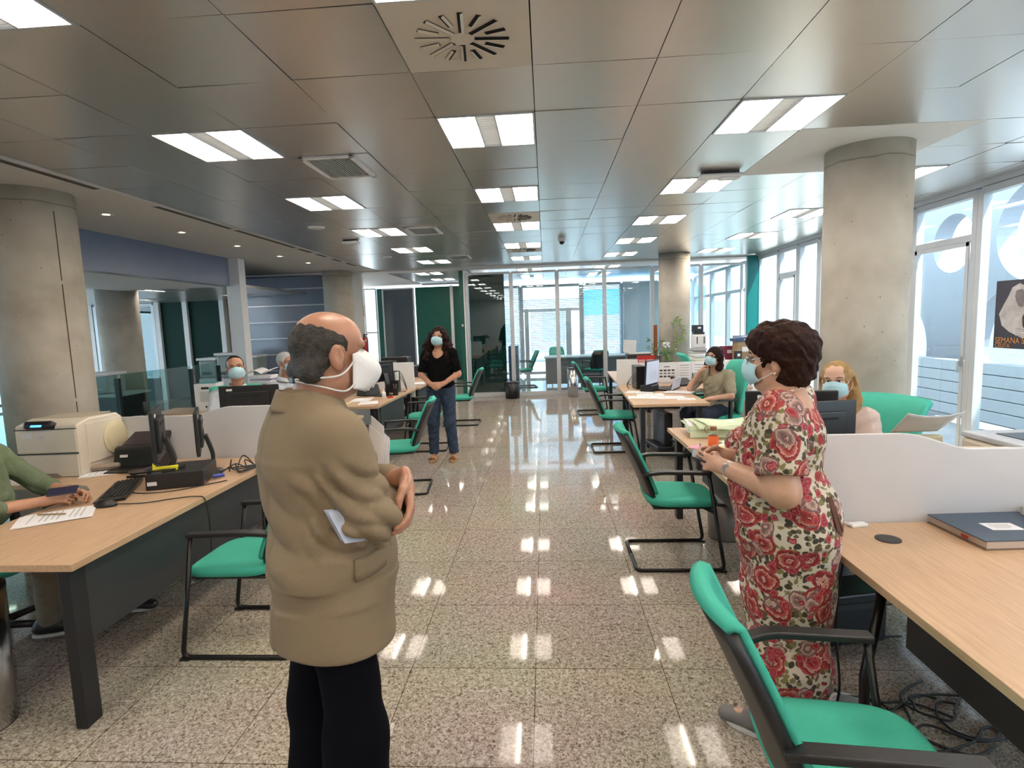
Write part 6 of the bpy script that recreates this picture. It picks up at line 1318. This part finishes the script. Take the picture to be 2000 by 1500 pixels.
# ---------------------------------------------------------------- generic clothed figure
def figure(label, loc, rz, H, J, top, bottom=None, sk=M_skin, h=.008, sleeve=1.0, neck=.045, waist=(.13, .10), chest=(.150, .105), belly=None, low=None, hands=True, handspec=None, shoes=None, hair=None, topname='shirt', bust=0, bot_h=None, brow=None, footm=None, neckcut=None, collar=False, shoulder_k=1.0, mask=True):
    P = {k: (np.array(v, float)) for k, v in J.items()}; allp = np.array(list(P.values()) + [H.c + .13, H.c - .13]); lo = allp.min(0) - .20; hi = allp.max(0) + .20; B = Field(lo, hi, h); H.skin(B)
    pel, che, nk = P['pelvis'], P['chest'], P['neck']
    B.cap(nk, H.p(0, -.012, -.04), .056, .050, k=.03); B.cap(P['sr'], P['sl'], .050, k=.04); B.cap(che, pel, chest[1], waist[1], k=.05)
    for s in 'rl':
        B.cap(P['s' + s], P['e' + s], .043, .038, k=.03); B.cap(P['e' + s], P['w' + s], .038, .026, k=.02)
        if 'h' + s in P: B.cap(P['h' + s], P['k' + s], .075, .055, k=.03); B.cap(P['k' + s], P['a' + s], .05, .035, k=.03)
    if hands:
        for s, (d, n, sd, cu) in handspec.items(): hand(B, P['w' + s], d, n, sd, curl=cu, k=.95)
    if footm:
        for s in 'rl': B.cap(P['a' + s] - [0, 0, .02], P['a' + s] + [0, .10, -.055], .03, .024, k=.02)
    D = MB(); H.details(D); o = field_obj('person', B, [sk, M_eyew, M_iris, brow or M_brow], None, D)
    G = Field(lo, hi, h); wq = np.array(P['sl'] - P['sr']); wq /= np.linalg.norm(wq); up = (che - pel) / np.linalg.norm(che - pel); fw = np.cross(up, wq) * -1; fw = np.cross(wq, up) * -1; Rb = np.stack([wq, np.cross(up, wq), up], 1)
    G.ell(che, (chest[0], chest[1] + .02, .17), Rb, k=.05); G.cap(che, pel, chest[1] + .012, waist[1] + .02, k=.05, flat=(Rb[:, 1], .95)); G.ell((che + pel) / 2, (waist[0], waist[1] + .015, .2), Rb, k=.05); G.ell(pel + up * .02, (waist[0] + .02, waist[1] + .03, .10), Rb, k=.05)
    if bust: G.ell(che + Rb[:, 1] * (bust * (1 if Rb[1, 1] > 0 else 1)) - up * .03, (.115, .06, .06), Rb, k=.05)
    if belly: G.ell(np.array(belly[0]), belly[1], k=.05)
    G.cap(P['sr'], P['sl'], .056 * shoulder_k, k=.04)
    for s in 'rl':
        e = P['e' + s] - P['s' + s]; w = P['w' + s] - P['e' + s]
        if sleeve <= 1: G.cap(P['s' + s], P['s' + s] + e * sleeve, .062, .058, k=.03)
        else:
            G.cap(P['s' + s], P['e' + s], .062, .052, k=.03); G.cap(P['e' + s], P['e' + s] + w * (sleeve - 1), .052, .041, k=.015)
    if neckcut: G.ell(nk + np.array(neckcut[0]), neckcut[1], k=.01, op='sub')
    else: G.cap(nk, H.p(0, 0, -.04), .058, .075, k=.01, op='sub')
    crease(G, .006, [(30, 18, 36), (-22, 26, 18)], lo, hi, 1); 
    if bot_h: G.plane(bot_h[0], bot_h[1], k=.006)
    field_obj(topname, G, top, o)
    if bottom is not None and 'hr' in P:
        T = Field(lo, hi, h); T.ell(pel, (.155, .125, .13), Rb, k=.05)
        for s in 'rl': T.cap(P['h' + s], P['k' + s], .092, .070, k=.03); T.cap(P['k' + s], P['a' + s], .068, .058, k=.03); T.plane(P['a' + s] - [0, 0, .0], P['a' + s] - P['k' + s], k=.005, lo=P['a' + s] - .12, hi=P['a' + s] + .12)
        if low: T.plane(low, (0, 0, 1), k=.005)
        crease(T, .005, [(28, 18, 40), (-20, 30, 25)], lo, hi, 2); field_obj('trousers', T, bottom, o)
    if shoes:
        for s in 'rl': shoe(o, (P['a' + s][0], P['a' + s][1], P['a' + s][2] - .085), shoes[1].get(s, 0), shoes[0], L=shoes[2], sole=shoes[3])
    if mask: H.mask(o)
    if collar:
        def cf(u, v):
            a = -PI * .93 + u * PI * 1.86; r = .062 + .030 * v; return (nk[0] + r * math.sin(a) * 1.08, nk[1] + .012 - r * math.cos(a), nk[2] + .052 - .045 * v - .050 * (abs(a) / PI) ** 1.5)
        g = MB(); g.grid(cf, 30, 5); g.build('collar', top, o, smooth=True, solid=.005)
        for q in range(4): g = MB(); g.ball(tuple(che + Rb[:, 1] * (chest[1] + .028) + up * (.10 - .07 * q)), (.006, .003, .006), 8); g.build('button', M_white, o)
    set_person(o, loc, rz, label); return o
def short_hair(o, H, m, thick=.012, front=.035):
    Hr = Field(H.c - .17, H.c + .17, .006); Hr.ell(H.p(0, -.014, .036), ((.074 + thick) * H.w, .094 + thick, .086 + thick), H.R, k=.02); Hr.plane(H.p(0, front, .04), H.R @ np.array((0, 1, -.55)), k=.01); Hr.plane(H.p(0, -.05, -.05), H.R @ np.array((0, .55, -1)), k=.01)
    for sx in (-1, 1): Hr.ell(H.p(sx * .085, .0, -.02), (.03, .03, .045), H.R, k=.01, op='sub')
    fold(Hr, .0015, [(160, 90, 60), (90, 190, 80)]); return field_obj('hair', Hr, m, o)

# ---------------------------------------------------------------- 3. woman in black
H = Head((.0, .02, 1.50), eul(0, 2, -6), .97)
o = figure('person standing in a black top and blue jeans with long curly dark hair', (-1.285, 6.62, 0), 178, H,
    dict(pelvis=(0, 0, .92), chest=(0, 0, 1.22), neck=(0, -.005, 1.36), sr=(.155, 0, 1.31), sl=(-.155, 0, 1.31), er=(.225, .02, 1.06), el=(-.225, .02, 1.06), wr=(.075, .205, .965), wl=(-.075, .205, .965), hr=(.085, 0, .88), hl=(-.085, 0, .88), kr=(.105, .02, .47), kl=(-.10, .02, .47), ar=(.125, -.02, .09), al=(-.125, -.02, .09)),
    mat('black_jersey', (.005, .005, .0055), .95, spec=.08), mat('blue_denim', (.026, .048, .092), .8, var=.3, scale=14, bump=.2, bscale=300), sk=M_skin2, h=.007, sleeve=.72, waist=(.145, .105), bust=.085, topname='top',
    handspec={'r': ((-.75, .45, -.35), (-.4, -.6, -.3), 1, .5), 'l': ((.75, .45, -.35), (.4, -.6, -.3), -1, .5)}, bot_h=((0, 0, .90), (0, 0, -1)), footm=True, neckcut=((0, .09, -.02), (.078, .10, .085)))
for s in (-1, 1):
    g = MB(); pts = [(s * .125 + .042 * math.cos(a), .045 + .115 * math.sin(a)) for a in np.linspace(0, 2 * PI, 20)[:-1]]; g.prism(pts, .004, .028); q = g.build('sandal', mat('tan_sandal', (.50, .28, .13), .6), o, bevel=.004)
    g = MB()
    for yy in (.06, .10): g.tube(spline([(s * .125 - .042, yy, .025), (s * .125 - .03, yy, .055), (s * .125, yy + .01 * s, .064), (s * .125 + .03, yy, .055), (s * .125 + .042, yy, .025)], 4), 1, sq=(.018, .003))
    g.build('sandal_strap', mat('tan_leather', (.45, .22, .09), .5), q)
w = MB(); w.lathe([(.034, -.013), (.035, 0), (.034, .013)], (-.095, .178, .978), n=20, R=Matrix.Rotation(PI / 2, 3, 'Y') @ Matrix.Rotation(.8, 3, 'X')); w.build('wristwatch', M_black, o)
Hr = Field(H.c + [-.26, -.22, -.40], H.c + [.26, .20, .19], .0065); Hr.ell(H.p(0, -.018, .045), (.090, .108, .098), H.R, k=.03)
for s in (-1, 1): Hr.cap(H.p(s * .085, -.02, .02), H.p(s * .125, -.03, -.12), .045, .060, k=.04); Hr.cap(H.p(s * .12, -.02, -.12), H.p(s * .115, .02, -.27), .058, .045, k=.04)
Hr.cap(H.p(-.07, -.08, -.05), H.p(.07, -.08, -.05), .06, k=.05); Hr.cap(H.p(-.07, -.085, -.18), H.p(.07, -.085, -.18), .055, k=.05)
Hr.ell(H.p(.0, .13, -.02), (.066, .135, .112), H.R, k=.01, op='sub'); fold(Hr, .013, [(75, 40, 60), (-60, 80, 75), (60, -50, 110)]); fold(Hr, .006, [(150, 120, 90), (90, -140, 150)])
field_obj('hair', Hr, mat('hair_curly_brown', (.018, .0065, .0045), .62, spec=.15, var=.4, scale=20, bump=.8, bscale=60), o)

# ---------------------------------------------------------------- 4. seated woman in beige, chin on her hand
H = Head((-.02, .08, 1.165), eul(6, 2, -10), .97)
o = figure('person seated in a beige blouse with her chin on her hand, dark bob', (2.02, 6.72, 0), 127, H,
    dict(pelvis=(0, -.05, .56), chest=(.0, -.02, .86), neck=(0, .02, 1.01), sr=(.165, 0, .95), sl=(-.165, -.01, .95), er=(.26, .16, .785), el=(-.27, .10, .73), wr=(.085, .19, 1.00), wl=(-.12, .30, .70), hr=(.09, 0, .53), hl=(-.09, 0, .53), kr=(.10, .42, .52), kl=(-.10, .40, .52), ar=(.10, .36, .10), al=(-.12, .32, .10)),
    mat('beige_blouse', (.36, .32, .22), .85, var=.2, scale=16, bump=.3, bscale=80), mat('navy_trousers', (.012, .02, .04), .8), sk=M_skin, h=.0075, sleeve=.78, waist=(.16, .13), chest=(.165, .125), bust=.10, topname='blouse',
    handspec={'r': ((-.45, -.25, .75), (-.6, -.5, .4), -1, .9), 'l': ((.5, .8, -.1), (0, 0, -1), -1, .4)}, shoes=(M_shoe, {}, .24, M_black), neckcut=((0, .08, .0), (.06, .09, .07)))
Hr = Field(H.c - .21, H.c + .21, .006); Hr.ell(H.p(0, -.018, .038), (.090, .107, .094), H.R, k=.03)
for s in (-1, 1): Hr.cap(H.p(s * .080, -.02, .02), H.p(s * .082, -.02, -.12), .034, .038, k=.03)
Hr.cap(H.p(-.06, -.07, -.10), H.p(.06, -.07, -.10), .045, k=.05); Hr.cap(H.p(0, -.06, 0), H.p(0, -.07, -.10), .07, .06, k=.03); Hr.ell(H.p(.0, .12, -.05), (.062, .10, .112), H.R, k=.01, op='sub'); fold(Hr, .0025, [(150, 90, 8), (90, 150, 10)])
field_obj('hair', Hr, mat('hair_bob_brown', (.018, .006, .005), .62, spec=.15, var=.3, bump=.4, bscale=40), o)
g = MB()
for sx in (-1, 1): g.tube([H.p(sx * .033 + .025 * math.cos(a), .108 - .010 * abs(math.cos(a)), .012 + .018 * math.sin(a)) for a in np.linspace(0, 2 * PI, 16)[:-1]], .0014, n=5, closed=True); g.tube([H.p(sx * .058, .095, .014), H.p(sx * .08, -.01, .012)], .0013, n=5)
g.build('glasses', M_dgrey, o)
# ---------------------------------------------------------------- 5. blonde woman
H = Head((.0, .05, 1.225), eul(2, -4, 4), .98)
o = figure('person seated behind the right partition, blonde with a blue mask and pale pink blouse', (1.80, 3.52, 0), 140, H,
    dict(pelvis=(0, -.05, .56), chest=(.0, -.02, .90), neck=(0, .0, 1.06), sr=(.155, 0, 1.0), sl=(-.155, 0, 1.0), er=(.22, .08, .80), el=(-.22, .08, .80), wr=(.12, .30, .78), wl=(-.12, .30, .78), hr=(.09, 0, .53), hl=(-.09, 0, .53), kr=(.10, .40, .52), kl=(-.10, .40, .52), ar=(.10, .36, .10), al=(-.10, .36, .10)),
    mat('pale_pink_blouse', (.62, .50, .45), .8, var=.04, bump=.2, bscale=60), mat('grey_trousers', (.1, .1, .12), .8), sk=M_skinb, h=.0075, sleeve=1.8, bust=.085, topname='blouse', handspec={'r': ((-.3, .9, 0), (0, 0, -1), 1, .3), 'l': ((.3, .9, 0), (0, 0, -1), -1, .3)}, shoes=(M_shoe, {}, .24, M_black), brow=mat('brow_blonde', (.15, .09, .045), .8))
Hr = Field(H.c + [-.2, -.2, -.33], H.c + [.2, .18, .18], .006); Hr.ell(H.p(0, -.016, .034), (.085, .103, .090), H.R, k=.03)
for s in (-1, 1): Hr.cap(H.p(s * .074, -.025, .02), H.p(s * .085, -.03, -.12), .026, .034, k=.03); Hr.cap(H.p(s * .085, -.03, -.12), H.p(s * .10, .02, -.27), .034, .020, k=.03)
Hr.cap(H.p(-.05, -.075, -.05), H.p(.05, -.08, -.18), .05, k=.05); Hr.ell(H.p(.0, .12, -.01), (.062, .10, .085), H.R, k=.01, op='sub')
for s in (-1, 1): Hr.ell(H.p(s * .088, .006, -.012), (.024, .022, .034), H.R, k=.008, op='sub')
fold(Hr, .003, [(130, 90, 12), (90, 150, 10), (60, -80, 20)]); field_obj('hair', Hr, mat('hair_blonde', (.42, .26, .11), .62, spec=.15, var=.35, scale=30, bump=.4, bscale=50), o)
# ---------------------------------------------------------------- 6. man in the white shirt
H = Head((.0, .05, 1.30), eul(0, 3, 5), 1.02)
o = figure('person in a white shirt seated behind the left partition, short dark hair', (-3.0, 5.18, 0), 212, H,
    dict(pelvis=(0, -.12, .58), chest=(.0, -.05, .93), neck=(0, .0, 1.12), sr=(.175, -.02, 1.04), sl=(-.175, -.02, 1.04), er=(.25, .10, .83), el=(-.25, .10, .83), wr=(.12, .36, .79), wl=(-.12, .36, .79), hr=(.09, -.05, .54), hl=(-.09, -.05, .54), kr=(.12, .36, .52), kl=(-.12, .36, .52), ar=(.12, .32, .10), al=(-.12, .32, .10)),
    mat('white_blue_shirt', (.55, .60, .66), .8, var=.03, bump=.2, bscale=50), mat('dark_trousers', (.03, .03, .04), .8), collar=True, sk=M_skin2, h=.0075, sleeve=1.8, handspec={'r': ((-.2, .9, 0), (0, 0, -1), 1, .3), 'l': ((.2, .9, 0), (0, 0, -1), -1, .3)}, shoes=(M_shoe, {}, .27, M_black)); short_hair(o, H, M_hairdk, .006, .05)
# ---------------------------------------------------------------- 7. white-haired person behind
H = Head((.0, .05, 1.27), eul(0, -5, 0), .98)
o = figure('person with white hair partly hidden behind the head of the man in the beige jacket', (-3.10, 6.35, 0), 250, H,
    dict(pelvis=(0, -.1, .56), chest=(.0, -.05, .90), neck=(0, .0, 1.08), sr=(.165, -.02, 1.0), sl=(-.165, -.02, 1.0), er=(.24, .10, .80), el=(-.24, .10, .80), wr=(.12, .34, .79), wl=(-.12, .34, .79), hr=(.09, -.05, .54), hl=(-.09, -.05, .54), kr=(.12, .34, .52), kl=(-.12, .34, .52), ar=(.12, .30, .10), al=(-.12, .30, .10)),
    mat('white_blue_shirt', (.55, .60, .66)), mat('dark_trousers', (.03, .03, .04)), collar=True, sk=M_skinr, h=.009, sleeve=1.8, handspec={'r': ((-.2, .9, 0), (0, 0, -1), 1, .3), 'l': ((.2, .9, 0), (0, 0, -1), -1, .3)}, shoes=(M_shoe, {}, .27, M_black)); short_hair(o, H, mat('hair_white', (.50, .50, .50), .62, spec=.15, var=.2, bump=.5, bscale=120), .010, .045)
# ---------------------------------------------------------------- 8. man in the green shirt
H = Head((.0, .0, 1.29), eul(10, -8, 0), 1.0)
o = figure('person in a green shirt seated at the left edge, forearms on the near left desk', (-3.07, 2.70, 0), -76, H,
    dict(pelvis=(0, -.10, .57), chest=(.0, .0, .90), neck=(0, .0, 1.08), sr=(.18, .0, 1.01), sl=(-.18, .0, 1.01), er=(.27, .16, .80), el=(-.25, .18, .80), wr=(.06, .38, .785), wl=(-.05, .45, .79), hr=(.09, -.05, .54), hl=(-.09, -.05, .54), kr=(.12, .38, .52), kl=(-.14, .36, .52), ar=(.02, .30, .10), al=(-.20, .56, .10)),
    mat('olive_green_shirt', (.13, .17, .095), .85, var=.06, bump=.25, bscale=70), mat('khaki_trousers', (.22, .19, .14), .8), collar=True, sk=M_skin2, h=.007, sleeve=1.35, belly=((0, .02, .78), (.16, .14, .16)), handspec={'r': ((-.35, .93, .05), (-.5, 0, -.6), 1, .55), 'l': ((.35, .93, .05), (.5, 0, -.6), -1, .55)}, shoes=(M_shoe, {'r': .2, 'l': -.3}, .28, M_sole)); short_hair(o, H, M_hairdk, .008, .05)
t = thing('held_phone', 'dark phone held by the man in the green shirt above the near left desk', 'phone', (-2.60, 2.74, .835), .5); MB().box((0, 0, 0), (.13, .065, .009), rx=.4).build('handset', mat('blue_black_phone', (.03, .03, .06), .2), t, bevel=.003)
